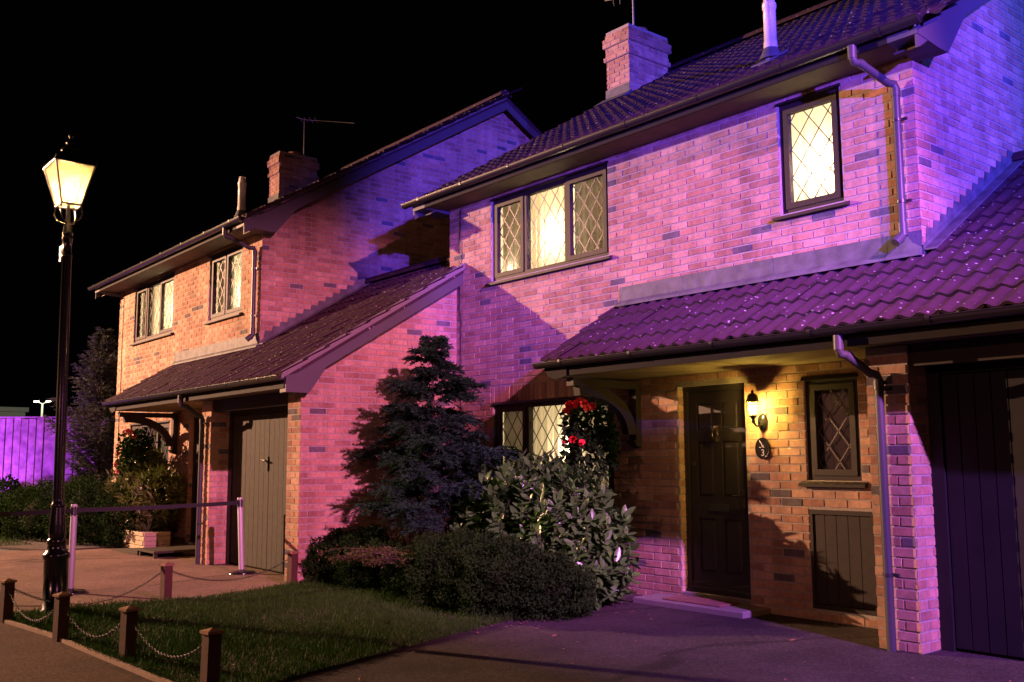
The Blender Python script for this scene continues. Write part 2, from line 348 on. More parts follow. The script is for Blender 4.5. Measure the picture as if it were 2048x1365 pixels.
class Brickwork:
    """collects bricks of one house; the largest in view become objects, the rest one mesh"""
    def __init__(s, root): s.root = root; s.items = []
    def add(s, bricks, o, u, n):
        o, u, n = Vector(o), Vector(u), Vector(n)
        for poly, tone in bricks: s.items.append((poly, tone, o, u, n))
    def finish(s, limit, mw, score_bias=None):
        def score(it):
            poly, tone, o, u, n = it
            cu = sum(p[0] for p in poly)/len(poly); cz = sum(p[1] for p in poly)/len(poly)
            P = mw @ (o+u*cu+Vector((0,0,cz))); N = mw.to_3x3() @ n
            V = P-CAM; d = V.dot(FW)
            if d < .5: return 0
            x = V.dot(RT2)/d*1962.5; y = V.dot(UP2)/d*1962.5
            if abs(x) > 1010 or abs(y) > 670: return 0
            c = -N.dot(V.normalized())
            if c <= .02: return 0
            A = abs(sum(poly[i][0]*poly[(i+1)%len(poly)][1]-poly[(i+1)%len(poly)][0]*poly[i][1] for i in range(len(poly)))/2)
            sc = A*c/d**2
            if score_bias: sc *= score_bias(P, N)
            return sc
        order = sorted(range(len(s.items)), key=lambda i: -score(s.items[i]))
        top = set(order[:limit]); mb = MB()
        for i, (poly, tone, o, u, n) in enumerate(s.items):
            full = len(poly) == 4 and abs(poly[1][0]-poly[0][0]-.215) < 1e-4 and abs(poly[2][1]-poly[0][1]-.065) < 1e-4
            if i in top:
                c = poly[0]; base = o+u*c[0]+Vector((0,0,c[1]))
                if full:
                    key = (tone, random.randint(0,1))
                    if key not in FULL: FULL[key] = s.one([(p[0]-c[0],p[1]-c[1]) for p in poly], tone)
                    me = FULL[key]
                else: me = s.one([(p[0]-c[0],p[1]-c[1]) for p in poly], tone)
                ob = link('brick', me, M['brick'], s.root)
                rot = Matrix((u, -n, Vector((0,0,1)))).transposed()
                ob.matrix_basis = Matrix.Translation(base + n*random.uniform(-.0015,.0015)) @ rot.to_4x4()
            else:
                ins, d = frustum(poly); off = random.uniform(-.0015,.0015)
                k = len(poly); b = [o+u*p[0]+Vector((0,0,p[1]))-n*.004 for p in poly]
                t = [o+u*p[0]+Vector((0,0,p[1]))+n*(dd+off) for p,dd in zip(ins,d)]
                i0 = len(mb.v); mb.v += [tuple(q) for q in b+t]
                mb.f.append(tuple(range(i0+k,i0+2*k))); mb.t.append(tone); mb.sm.append(False)
                for q in range(k):
                    mb.f.append((i0+q,i0+(q+1)%k,i0+k+(q+1)%k,i0+k+q)); mb.t.append(tone); mb.sm.append(False)
        mb.build('brickwork', M['brick'], s.root, kind='stuff', tone=True)
    def one(s, poly, tone):
        mb = MB(); ins, d = frustum(poly); k = len(poly)
        b = [(p[0],.004,p[1]) for p in poly]; t = [(p[0],-dd,p[1]) for p,dd in zip(ins,d)]
        mb.v = b+t; mb.f = [tuple(range(k,2*k))]+[(q,(q+1)%k,k+(q+1)%k,k+q) for q in range(k)]
        mb.t = [tone]*(k+1); mb.sm = [False]*(k+1)
        me = mb.data('brick'); at = me.attributes.new('tone','FLOAT','FACE'); at.data.foreach_set('value', mb.t)
        me.materials.append(M['brick']); return me

def slab_with_holes(mb, x0, x1, z0, z1, yf, yb, holes):
    xs = sorted({x0,x1,*[h[0] for h in holes],*[h[1] for h in holes]}); zs = sorted({z0,z1,*[h[2] for h in holes],*[h[3] for h in holes]})
    for i in range(len(xs)-1):
        for j in range(len(zs)-1):
            cx_, cz_ = (xs[i]+xs[i+1])/2, (zs[j]+zs[j+1])/2
            if any(h[0]<cx_<h[1] and h[2]<cz_<h[3] for h in holes): continue
            for y in (yf, yb): mb.face([(xs[i],y,zs[j]),(xs[i+1],y,zs[j]),(xs[i+1],y,zs[j+1]),(xs[i],y,zs[j+1])])
    for h in holes:
        a,b,c,d = h
        mb.face([(a,yf,c),(a,yb,c),(a,yb,d),(a,yf,d)]); mb.face([(b,yf,c),(b,yb,c),(b,yb,d),(b,yf,d)])
        mb.face([(a,yf,c),(b,yf,c),(b,yb,c),(a,yb,c)]); mb.face([(a,yf,d),(b,yf,d),(b,yb,d),(a,yb,d)])

# ------------------------------------------------------------------ house dimensions (metres, local: right front corner at the origin)
W = 6.64; D = 8.8; RY = 4.4; SL = .61
CS = 1/math.sqrt(1+SL*SL); SN = SL*CS
GX = 2.84; GY = -.74; GR = 1.85          # garage right side, front, ridge
def ztop(y): return 5.17+SL*y             # tile roll tops of main roof
def ltop(y): return 3.10+SL*y             # tile roll tops of the lean-to
TILE = {}
def tile_mesh(v):
    if v in TILE: return TILE[v]
    prof = []
    for k in range(13):
        t = (k % 6)/6 if k < 12 else 0
        z = {0:.030,1:.022,2:.006,3:.0,4:.006,5:.022}[k % 6]
        prof.append((k*.025, z))
    L = .385; n = 13; j = random.Random(v)
    tilt = j.uniform(-.002,.002)
    lo = [(u, 0, w+.026+tilt) for u,w in prof]; hi = [(u, L, w+.001) for u,w in prof]
    bot = [(u, .002, w+.002) for u,w in prof]
    vs = lo+hi+lo+bot; fs = []; sm = []
    for k in range(12):
        fs.append((k,k+1,n+k+1,n+k)); sm.append(True)
        fs.append((2*n+k,3*n+k,3*n+k+1,2*n+k+1)); sm.append(False)
    me = bpy.data.meshes.new('roof_tile'); me.from_pydata(vs,[],fs); me.polygons.foreach_set('use_smooth', sm)
    me.materials.append(M['tile']); TILE[v] = me; return me
class Tiling:
    def __init__(s, root): s.root = root; s.items = []
    def slope(s, xa, xb, ye, ze, ytop, skip=None):
        """tiles on a front-facing slope; (ye,ze) eave line of the roll tops"""
        g = .325; rows = int(math.ceil(((ytop-ye)/CS)/g)); cols = int(math.ceil((xb-xa)/.3-1e-6))
        for r in range(rows):
            for c in range(cols):
                d = r*g; x = xa+c*.3; y = ye+d*CS; z = ze-.056/CS+d*SN
                if skip and skip(x+.15, y+.1): continue
                s.items.append((Vector((x,y,z)),))
    def finish(s, limit, mw):
        e = Vector((0,CS,SN)); nn = Vector((0,-SN,CS))
        def sc(it):
            P = mw @ it[0]; V = P-CAM; d = V.dot(FW)
            x = V.dot(RT2)/d*1962.5; y = V.dot(UP2)/d*1962.5
            if abs(x) > 1010 or abs(y) > 670: return 0
            return -nn.dot(V.normalized())/d**2
        order = sorted(s.items, key=lambda it: -sc(it)); vs = []; fs = []; sm = []
        for i, (p,) in enumerate(order):
            v = random.randint(0,3); me = tile_mesh(v)
            mtx = Matrix.Translation(p+nn*random.uniform(-.003,.004)+e*random.uniform(-.005,.005)) @ Matrix((Vector((1,0,0)), e, nn)).transposed().to_4x4() @ Matrix.Rotation(random.uniform(-.009,.009),4,'Z')
            if i < limit:
                o = link('roof_tile', me, None, s.root); o.matrix_basis = mtx
            else:
                k = len(vs); vs += [tuple(mtx @ q.co) for q in me.vertices]
                for q in me.polygons: fs.append(tuple(k+a for a in q.vertices)); sm.append(q.use_smooth)
        if vs:
            me = bpy.data.meshes.new('roof_tiling'); me.from_pydata(vs,[],fs); me.polygons.foreach_set('use_smooth', sm)
            link('roof_tiling', me, M['tile'], s.root, kind='stuff')
def ridge(root, xa, xb, y, z):
    n = int((xb-xa)/.45); L = (xb-xa)/n
    mb = MB(); pts = [(.13*math.cos(t), .11*math.sin(t)) for t in [math.pi*k/8 for k in range(9)]]
    vs = [(a, p[0], p[1]-.05) for a in (0, L-.008) for p in pts]
    mb.mesh(vs, [(k,k+1,10+k,9+k) for k in range(8)], True); mb.face([vs[k] for k in range(9)]); mb.face([vs[9+k] for k in range(9)])
    me = mb.data('ridge_tile')
    for k in range(n):
        o = link('ridge_tile', me, M['tile'], root); o.location = (xa+k*L, y, z+random.uniform(-.004,.004))
def gutter(root, xa, xb, y, z, r=.056):
    mb = MB(); n = 8
    def ring(x, rr): return [(x, y+rr*math.cos(math.pi+math.pi*k/n), z+rr*math.sin(math.pi+math.pi*k/n)) for k in range(n+1)]
    for rr in (r, r-.004):
        a, b = ring(xa,rr), ring(xb,rr); mb.mesh(a+b, [(k,k+1,n+2+k,n+1+k) for k in range(n)], True)
    for x in (xa, xb): mb.face(ring(x, r))
    for q in (0, n):
        mb.tube([(xa,ring(xa,r)[q][1],z),(xb,ring(xb,r)[q][1],z)], .004, 6)
    g = mb.build('gutter', M['pvc'], root)
    me = None
    x = xa+.4
    while x < xb-.1:
        b = MB(); ri = r+.005
        p = [(x, y+ri*math.cos(math.pi+math.pi*k/8), z+ri*math.sin(math.pi+math.pi*k/8)) for k in range(9)]
        for k in range(8):
            b.mesh([(x-.014,p[k][1],p[k][2]),(x+.014,p[k][1],p[k][2]),(x+.014,p[k+1][1],p[k+1][2]),(x-.014,p[k+1][1],p[k+1][2])], [(0,1,2,3)])
        b.box((x-.016,y+r,z-.02),(x+.016,y+r+.02,z+.008)); b.box((x-.016,y-r-.006,z-.012),(x+.016,y-r+.004,z+.01))
        b.build('gutter_bracket', M['pvc'], g); x += .95
    return g
def downpipe(root, x0, y0, z0, x1, y1, zb, zend, clips, shoe=False):
    """from gutter outlet (x0,y0,z0) with a swan neck to (x1,y1,zb) then down to zend"""
    mb = MB(); r = .034
    pts = [(x0,y0,z0),(x0,y0,z0-.11)]
    mb.tube(pts, r+.004, 12)
    a = Vector((x0,y0,z0-.10)); b = Vector((x1,y1,zb))
    dv = (b-a).normalized()
    path = [a+Vector((0,0,.02)), a, a+Vector((0,0,-.03))+dv*.02, a+dv*.08, b-dv*.08, b+Vector((0,0,.03))-dv*.02, b, b+Vector((0,0,-.05))]
    mb.tube(path, r, 12)
    mb.tube([b+Vector((0,0,-.0)), b+Vector((0,0,-.07))], r+.005, 12); mb.tube([a+dv*.07, a+dv*.12], r+.004, 12)
    end = [(x1,y1,zb-.02),(x1,y1,zend+(.08 if shoe else 0))]
    if shoe: end += [(x1-.01,y1-.02,zend+.03),(x1-.03,y1-.075,zend)]
    mb.tube(end, r, 12)
    if shoe: mb.tube([(x1,y1,zend+.17),(x1,y1,zend+.06)], r+.005, 12); mb.tube([(x1-.005,y1-.01,zend+.06),(x1-.03,y1-.078,zend-.005)], r+.005, 12)
    p = mb.build('downpipe', M['pipe'], root)
    for z in clips:
        c = MB(); c.tube([(x1,y1,z-.012),(x1,y1,z+.012)], r+.006, 12); c.box((x1-.008,y1+r,z-.01),(x1+.008,y1+.075,z+.01)); c.box((x1+r,y1+.0,z-.012),(x1+r+.05,y1+.02,z+.012))
        c.build('pipe_clip', M['ironclip'], p)
    return p
def wavy(x0, x1, z0, z1, y, amp, seed):
    j = random.Random(seed); mb = MB(); n = max(8, int((x1-x0)/.012)); ph = [j.uniform(0,6.28) for _ in range(4)]
    row = []
    for k in range(n+1):
        x = x0+(x1-x0)*k/n
        w = amp*(math.sin(x*62+ph[0])*.6+math.sin(x*101+ph[1])*.3+math.sin(x*23+ph[2])*.5); row.append((x, y+w))
    mb.mesh([(x,yy,z0) for x,yy in row]+[(x,y+(yy-y)*.8,z1) for x,yy in row], [(k,k+1,n+2+k,n+1+k) for k in range(n)], True)
    return mb
def lattice(mb, x0, x1, z0, z1, y, dx=.20, dz=.27, t=.0055):
    # diamond leading: lines z = ±(dz/dx)*x + c, clipped to the pane
    s = dz/dx; ph = random.uniform(0, dz)
    for sg in (1,-1):
        c = -6*dz - s*3*abs(x1) + ph
        k = -80
        while k < 80:
            c0 = k*dz + ph; k += 1
            seg = []
            for x in (x0, x1):
                z = sg*s*(x-x0)+c0; seg.append((x,z))
            (xa,za),(xb,zb) = seg
            if max(za,zb) < z0 or min(za,zb) > z1: continue
            def cl(xa,za,xb,zb):
                if za < z0: f=(z0-za)/(zb-za); xa,za = xa+(xb-xa)*f, z0
                if za > z1: f=(z1-za)/(zb-za); xa,za = xa+(xb-xa)*f, z1
                return xa,za
            A_ = cl(xa,za,xb,zb); B_ = cl(xb,zb,xa,za)
            d = Vector((B_[0]-A_[0],0,B_[1]-A_[1]))
            if d.length < .02: continue
            nrm = Vector((-d.z,0,d.x)).normalized()*t
            p = [Vector((A_[0],y,A_[1]))-nrm, Vector((B_[0],y,B_[1]))-nrm, Vector((B_[0],y,B_[1]))+nrm, Vector((A_[0],y,A_[1]))+nrm]
            q = [v+Vector((0,-.005,0)) for v in p]
            mb.mesh(p+q, [(4,5,6,7),(0,1,5,4),(1,2,6,5),(2,3,7,6),(3,0,4,7)])
def window(root, x0, x1, z0, z1, splits, cloths, lights, sill_over=.06, deep=.03, label=None, seed=1, dark=False):
    """splits: x positions of mullions; cloths: a fabric per pane; lights: (x,dy,z,power,radius)"""
    mb = MB(); fw = .055; yf, yb = deep, deep+.07
    mb.box((x0,yf,z0),(x0+fw,yb,z1)); mb.box((x1-fw,yf,z0),(x1,yb,z1)); mb.box((x0+fw,yf,z1-fw),(x1-fw,yb,z1)); mb.box((x0+fw,yf,z0),(x1-fw,yb,z0+fw))
    xs = [x0]+list(splits)+[x1]
    for s in splits: mb.box((s-.032,yf,z0+fw),(s+.032,yb,z1-fw))
    wn = mb.build('window', M['timber'], root, label=label)
    h = MB(); h.prism([(yf-.055,z1-.004),(yb,z1-.004),(yb,z1+.035),(yf-.03,z1+.035)], 'x', x0-.015, x1+.015); h.build('head_drip', M['timber'], wn)
    s = MB(); s.prism([(-.06,z0-.055),(yb,z0-.055),(yb,z0-.002),(yf-.002,z0-.002),(-.06,z0-.03)], 'x', x0-sill_over, x1+sill_over); s.build('sill', M['timber'], wn)
    for i in range(len(xs)-1):
        a = xs[i]+(fw if i == 0 else .032); b = xs[i+1]-(fw if i == len(xs)-2 else .032)
        ca = 0.
        if not (len(xs) == 4 and i == 1):     # opening casements on the outer lights
            c = MB(); t = .042; y0, y1 = yf-.012, yf+.045; e = .012
            c.box((a-e,y0,z0+fw-e),(a+t,y1,z1-fw+e)); c.box((b-t,y0,z0+fw-e),(b+e,y1,z1-fw+e)); c.box((a+t,y0,z1-fw-t),(b-t,y1,z1-fw+e)); c.box((a+t,y0,z0+fw-e),(b-t,y1,z0+fw+t))
            c.build('casement', M['timber'], wn); ca = t
        g = MB(); yg = yf+.036; pa, pb, pz0, pz1 = a+ca, b-ca, z0+fw+ca, z1-fw-ca
        g.face([(pa-.004,yg,pz0-.004),(pb+.004,yg,pz0-.004),(pb+.004,yg,pz1+.004),(pa-.004,yg,pz1+.004)]); g.build('pane', M['glass'], wn)
        l = MB(); lattice(l, pa, pb, pz0, pz1, yg-.002); l.build('lead_lattice', M['lattice'], wn)
        cu = wavy(a-.02, b+.02, z0, z1, yb+.05, .016, seed*10+i)
        cu.build('net_curtain' if cloths[i] == 'net' else 'drape', M[cloths[i]], wn)
    # the room behind
    rm = MB(); d = .95; ya = yb+.005
    X0, X1, Z0, Z1 = x0-.25, x1+.25, z0-.3, z1+.03
    rm.box((X0-.02,ya,Z0),(X0,ya+d,Z1)); rm.box((X1,ya,Z0),(X1+.02,ya+d,Z1)); rm.box((X0,ya+d,Z0),(X1,ya+d+.02,Z1)); rm.box((X0,ya,Z0-.02),(X1,ya+d,Z0)); rm.box((X0,ya,Z1),(X1,ya+d,Z1+.02))
    rm.box((X0-.02,ya,Z0-.02),(x0-.001,ya+.006,Z1+.02)); rm.box((x1+.001,ya,Z0-.02),(X1+.02,ya+.006,Z1+.02))
    rm.box((x0,ya,Z0-.02),(x1,ya+.006,z0+.02)); rm.box((x0,ya,z1-.01),(x1,ya+.006,Z1+.02))
    rm.build('room', M['white'], wn)
    for (lx,dy,lz,p,r) in lights: point('room_lamp', (lx,yb+.05+dy,lz), p, (1,.80,.50), r, root)
    return wn

def house(loc, rz, label, cfg):
    root = empty('brick_house', loc, rz); tag(root, label, 'house', 'brick houses on the street')
    mw = Matrix.Translation(loc) @ Matrix.Rotation(rz,4,'Z')
    w1 = (-5.73,-3.62,3.66,4.71); w3 = (-5.70,-3.60,1.00,2.09); w4 = (-1.18,-.65,1.21,2.10); w2 = (cfg['w2'][0],cfg['w2'][1],3.66,4.71)
    door = (-2.67,-1.84,.10,2.13); meter = (-1.18,-.55,.10,.955)
    p0, p1 = cfg['pier']; holes = [w1,w2,w3,w4,door,meter]
    # mortar shell
    mb = MB(); slab_with_holes(mb, -W, 0, -.1, 5.08, 0, .11, holes)
    
    for xe in (-W,0): mb.face([(xe,0,-.1),(xe,.113,-.1),(xe,.113,5.08),(xe,0,5.08)])
    mb.build('wall', M['mortar'], root)
    sh = MB()
    gab = [(.113,-.1),(D,-.1),(D,5.0),(RY,5.0+SL*RY),(.113,5.0+SL*.113)]
    sh.prism(gab,'x',-.11,0); sh.prism(gab,'x',-W,-W+.11); sh.box((-W+.11,D-.11,-.1),(-.11,D,5.0))
    sh.build('gable_wall', M['mortar'], root)
    gs = MB()
    def part(nm): 
        nonlocal gs
        gs.build(nm, M['mortar'], root); gs = MB()
    gs.prism([(GY+.113,-.1),(GR*2+.7,-.1),(GR*2+.7,2.95),(GR,2.98+SL*GR),(GY+.113,2.98+SL*GY)],'x',GX-.11,GX); part('garage_wall')
    gs.box((2.5,GY,-.1),(GX,GY+.112,2.24)); gs.box((2.5,GY+.112,-.1),(2.6,GY+.3,2.24)); part('garage_pier')
    gs.box((p0,GY,-.1),(p1,GY+.30,2.24)); gs.box((p0,GY+.30,-.1),(p0+.11,-.001,2.6)); part('garage_pier')
    gs.box((.001,GR*2+.55,-.1),(GX-.11,GR*2+.7,2.95)); part('garage_back_wall')
    # bricks
    bw = Brickwork(root)
    bw.add(courses(-W-.006,.006,-.02,4.80,[(h[0],h[1],h[2]-(.055 if h[2]>.5 else 0),h[3]) for h in holes],soldiers=[(-5.74,-3.55,2.10,2.315)],phase=.109), (0,0,0),(1,0,0),(0,-1,0))
    gp = [(-SL,1,5.02),(SL,1,5.02+2*SL*RY)]
    bw.add(courses(-.006,D,-.02,7.8,planes=gp,phase=.1065), (0,0,0),(0,1,0),(1,0,0))
    bw.add(courses(0,4.4,4.2,7.8,planes=[(SL,1,5.02+SL*RY*1)],phase=.0), (-W,4.4,0),(0,-1,0),(-1,0,0))
    lp = [(-SL,1,2.99),(SL,1,2.99+2*SL*GR)]
    bw.add(courses(GY-.006,4.2,-.02,4.4,planes=lp,phase=.112), (GX,0,0),(0,1,0),(1,0,0))
    bw.add(courses(2.5,GX+.006,-.02,2.22), (0,GY,0),(1,0,0),(0,-1,0))
    bw.add(courses(p0-.006,p1+.006,-.02,2.22), (0,GY,0),(1,0,0),(0,-1,0))
    bw.add(courses(-.006,.30,-.02,2.22,phase=.1065), (p1,GY,0),(0,1,0),(1,0,0))
    bw.add(courses(0,-GY-.01,-.02,2.5,phase=.0), (p0,0,0),(0,-1,0),(-1,0,0))
    bw.add(courses(0,.10,.1,2.12,phase=.11), (door[0],0,0),(0,1,0),(1,0,0))
    bw.finish(300, mw, cfg.get('bias'))
    # chimney
    ch = MB(); cx0,cx1,cy0,cy1 = -W-.10,-W+.40,3.15,4.06
    ch.box((cx0+.012,cy0+.012,6.6),(cx1-.012,cy1-.012,8.06)); chim = ch.build('chimney', M['mortar'], root)
    cb = Brickwork(chim)
    for (za,zb,e) in ((6.75,7.725,0),(7.725,7.80,.035),(7.80,7.95,.012),(7.95,8.10,.045),(8.10,8.22,.012)):
        a,b,c,d_ = cx0-e,cx1+e,cy0-e,cy1+e
        if e:
            q = MB(); q.box((a+.012,c+.012,za),(b-.012,d_-.012,zb+.001*e)); q.build('chimney_band', M['mortar'], chim)
        z0_ = za; f = [p for p in courses(0,b-a,za,zb,phase=.05)]; g_ = courses(0,d_-c,za,zb,phase=.1)
        cb.add(f,(a,c+.008,0),(1,0,0),(0,-1,0)); cb.add(g_,(b-.008,c,0),(0,1,0),(1,0,0)); cb.add(courses(0,d_-c,za,zb,phase=.1),(a+.008,d_,0),(0,-1,0),(-1,0,0))
    cb.finish(0, mw)
    q = MB(); q.lathe([(.13,8.20),(.125,8.26),(.15,8.27),(.15,8.31),(.11,8.315),(.10,8.24)], ((cx0+cx1)/2+.02,3.62,0), 16); q.build('chimney_pot', M['clay'], chim)
    q = MB(); q.prism([(cx0-.012,6.6),(cx1+.012,6.6),(cx1+.012,ztop(cy0)+.16),(cx0-.012,ztop(cy0)+.16)],'y',cy0-.014,cy0-.004)
    q.prism([(cy0-.1,ztop(cy0)-.12),(cy0-.004,ztop(cy0)-.04),(cy0-.004,ztop(cy0)+.03),(cy0-.22,ztop(cy0-.22)+.012)],'x',cx0-.1,cx1+.06); q.build('chimney_apron', M['lead'], chim)
    # roofs: decks, tiles, ridges
    rf = MB(); xa, xb = -W-.29, .27
    rf.prism([(-.40,ztop(-.4)-.12),(-.40,ztop(-.4)-.06),(RY,ztop(RY)-.06),(D+.4,ztop(-.4)-.06),(D+.4,ztop(-.4)-.12),(RY,ztop(RY)-.15)],'x',xa,xb)
    roof = rf.build('roof', M['tile'], root)
    lr = MB(); gxr = GX+.16
    lr.prism([(-1.0,ltop(-1.0)-.15),(-1.0,ltop(-1.0)-.065),(GR,ltop(GR)-.065),(GR*2+1,ltop(-1)-.065),(GR*2+1,ltop(-1)-.15),(GR,ltop(GR)-.15)],'x',.003,gxr)
    lr.prism([(-1.0,ltop(-1.0)-.12),(-1.0,ltop(-1.0)-.065),(-.004,ltop(0)-.065),(-.004,ltop(0)-.12)],'x',-3.5,.003)
    lr.build('lean_to_roof', M['tile'], root)
    tl = Tiling(root)
    tl.slope(xa-.02, xb+.01, -.475, ztop(-.475), RY-.05)
    tl.slope(-3.52, gxr+.02, -1.09, ltop(-1.09), GR-.02, skip=lambda x,y: x < 0 and y > -.02 or cfg.get('cut') and x > cfg['cut'][0] and y > cfg['cut'][1])
    tl.finish(300, mw)
    ridge(root, xa, xb, RY, ztop(RY)); ridge(root, .01, gxr, GR, ltop(GR))
    # verge mortar strips
    v = MB()
    v.prism([(-.46,ztop(-.46)-.10),(-.46,ztop(-.46)-.03),(RY,ztop(RY)-.03),(RY,ztop(RY)-.10)],'x',xb+.002,xb+.012); v.build('verge_mortar', M['stone'], root); v = MB()
    v.prism([(-1.09,ltop(-1.09)-.10),(-1.09,ltop(-1.09)-.01),(GR,ltop(GR)-.01),(GR,ltop(GR)-.10)],'x',gxr+.022,gxr+.032)
    v.build('verge_mortar', M['stone'], root)
    # barge boards, box ends, fascias, soffits
    def barge(x, ys, top, ye, yr, dep=.20, both=True):
        b = MB(); poly = [(ye,top(ye)-.085),(yr,top(yr)-.085)] + ([(2*yr-ye,top(ye)-.085),(2*yr-ye,top(ye)-.085-dep)] if both else []) + [(yr,top(yr)-.085-dep),(ye,top(ye)-.085-dep)]
        b.prism(poly,'x',x-.022,x); return b.build('barge_board', M['barge'], root)
    barge(xb-.004,0,ztop,-.405,RY); barge(xa+.026,0,ztop,-.405,RY); barge(gxr-.004,0,ltop,-1.01,GR)
    for x0_,x1_ in ((.009,xb-.03),(xa+.03,-W-.009)):
        b = MB(); b.prism([(-.31,ztop(-.31)-.30),(RY,ztop(RY)-.30),(RY,ztop(RY)-.285),(-.31,ztop(-.31)-.285)],'x',x0_,x1_); b.build('verge_soffit', M['soffit'], root)
    b = MB(); b.prism([(-1.01,ltop(-1.01)-.30),(GR,ltop(GR)-.30),(GR,ltop(GR)-.285),(-1.01,ltop(-1.01)-.285)],'x',GX+.009,gxr-.03); b.build('verge_soffit', M['soffit'], root)
    for xa_,xb_ in ((.012,xb+.002),(xa-.002,-W-.012)):
        b = MB(); b.prism([(-.412,4.752),(-.06,4.72),(.08,4.72),(.42,ztop(.42)-.29),(.42,ztop(.42)-.20),(-.412,ztop(-.412)-.09)],'x',xa_,xb_); b.build('box_end', M['barge'], root)
    b = MB(); b.prism([(-1.02,2.19),(-.72,2.19),(-.50,ltop(-.5)-.29),(-1.02,ltop(-1.02)-.10)],'x',GX+.012,gxr+.004); b.build('box_end', M['barge'], root)
    b = MB(); b.prism([(-1.02,2.24),(-.012,2.24),(-.012,ltop(0)-.13),(-1.02,ltop(-1.02)-.12)],'x',-3.50,-3.475); b.build('box_end', M['barge'], root)
    b = MB(); b.prism([(-3.53,2.36),(-3.53,2.31),(-3.47,2.24),(-3.36,2.205),(-3.2,2.23),(-3.2,2.36)],'y',-1.045,-1.031); b.build('scroll_board', M['fascia'], root)
    b = MB(); b.box((xa,-.41,4.752),(xb-.03,-.39,ztop(-.4)-.065)); b.build('fascia', M['fascia'], root)
    b = MB(); b.prism([(-.388,4.766),(-.012,4.766),(-.012,4.782),(-.388,4.782)],'x',xa+.03,xb-.05); b.build('soffit', M['soffit'], root)
    b = MB(); b.box((-3.50,-1.03,2.235),(gxr-.03,-1.01,ltop(-1.0)-.12)); b.build('fascia', M['fascia'], root)
    b = MB(); b.box((-3.474,-1.008,2.247),(p0-.002,-.012,2.262)); b.build('soffit', M['porch'], root)
    b = MB(); b.box((p0-.001,-1.008,2.2475),(gxr-.05,GY+.05,2.2625)); b.build('soffit', M['soffit'], root)
    b = MB(); b.box((p1+.003,GY+.02,2.08),(2.498,GY+.12,2.242)); b.build('garage_lintel', M['timber'], root)
    b = MB(); b.box((-3.45,-.10,2.13),(-1.95,-.03,2.212)) ; 
    gutter(root, -W-.42, .33, -.468, 4.86); gutter(root, -3.60, gxr+.02, -1.09, 2.375)
    downpipe(root, -.27,-.468,4.81, -.13,-.06, 4.50, 3.17, (4.22,3.52), shoe=True)
    downpipe(root, -.13,-1.09,2.32, p0+.13,GY-.055, 1.99, .0, (1.93,.55))
    # lead flashings
    for (a,b_) in cfg['lead']:
        f = MB(); f.prism([(-.016,3.05),(-.009,3.05),(-.009,3.265),(-.014,3.265)],'x',a,b_-.004)
        f.prism([(-.016,3.05),(-.016,3.115),(-.06,ltop(-.06)+.012),(-.07,ltop(-.07)-.01)],'x',a,b_-.004); f.build('apron_flashing', M['lead'], root)
    st = .123*1.0; k = 0; y = .02
    while y < GR-.12:
        zt = math.floor((ltop(y)+.20)/.075)*.075
        f = MB(); e = .010+.003*(k%2)
        f.prism([(y,ltop(y)-.05),(y+.21,ltop(y+.21)-.05),(y+.21,max(zt, ltop(y+.21)+.02)),(y+.05,zt)],'x',.008,e+.002); f.build('step_flashing', M['lead'], root); y += st; k += 1
    f = MB(); f.prism([(-.02,ltop(-.02)-.03),(GR,ltop(GR)-.03),(GR,ltop(GR)+.05),(-.02,ltop(-.02)+.05)],'x',.015,.02)
    f.prism([(-.02,ltop(-.02)+.0),(GR,ltop(GR)+.0),(GR,ltop(GR)+.012),(-.02,ltop(-.02)+.012)],'x',.02,.13); f.build('soaker', M['lead'], root)
    # windows
    window(root,*w1,[-5.10,-4.34] if not cfg['far'] else [-5.08,-4.40],cfg['c1'],cfg['l1'],seed=cfg['seed'])
    if cfg['far']: window(root,*w2,[(w2[0]+w2[1])/2-.02],cfg['c2'],cfg['l2'],seed=cfg['seed']+1)
    else: window(root,*w2,[],cfg['c2'],cfg['l2'],seed=cfg['seed']+1)
    window(root,*w3,[-5.08,-4.30],cfg['c3'],cfg['l3'],seed=cfg['seed']+2)
    window(root,*w4,[],['drape'],[],seed=cfg['seed']+3, deep=.02)
    # front door
    f = MB(); a,b_,c,d_ = door; f.box((a,.075,c),(a+.055,.14,d_)); f.box((b_-.055,.075,c),(b_,.14,d_)); f.box((a+.055,.075,d_-.055),(b_-.055,.14,d_)); f.box((a,.05,c),(b_,.14,c+.03))
    fd = f.build('front_door', M['door'], root)
    s = MB(); a2,b2,c2,d2 = a+.058,b_-.058,c+.034,d_-.058; s.box((a2,.11,c2),(b2,.15,d2)); s.build('leaf', M['door'], fd)
    xm = (a2+b2)/2
    st_ = MB()
    for xx in ((a2,a2+.10),(b2-.10,b2),(xm-.05,xm+.05)): st_.box((xx[0],.096,c2),(xx[1],.1095,d2))
    for zz in ((c2,c2+.17),(c2+.69,c2+.90),(c2+1.44,c2+1.55),(d2-.11,d2)):
        for xx in ((a2+.1005,xm-.0505),(xm+.0505,b2-.1005)): st_.box((xx[0],.096,zz[0]),(xx[1],.1095,zz[1]))
    st_.build('door_rail', M['door'], fd)
    for z0_,z1_ in ((c2+.17,c2+.69),(c2+.90,c2+1.44),(c2+1.55,d2-.11)):
        for x0_,x1_ in ((a2+.10,xm-.05),(xm+.05,b2-.10)):
            p = MB(); i_ = .03
            p.mesh([(x0_+.012,.1095,z0_+.012),(x1_-.012,.1095,z0_+.012),(x1_-.012,.1095,z1_-.012),(x0_+.012,.1095,z1_-.012),(x0_+i_,.100,z0_+i_),(x1_-i_,.100,z0_+i_),(x1_-i_,.100,z1_-i_),(x0_+i_,.100,z1_-i_)],
                   [(4,5,6,7),(0,1,5,4),(1,2,6,5),(2,3,7,6),(3,0,4,7)]); p.build('door_panel', M['door'], fd)
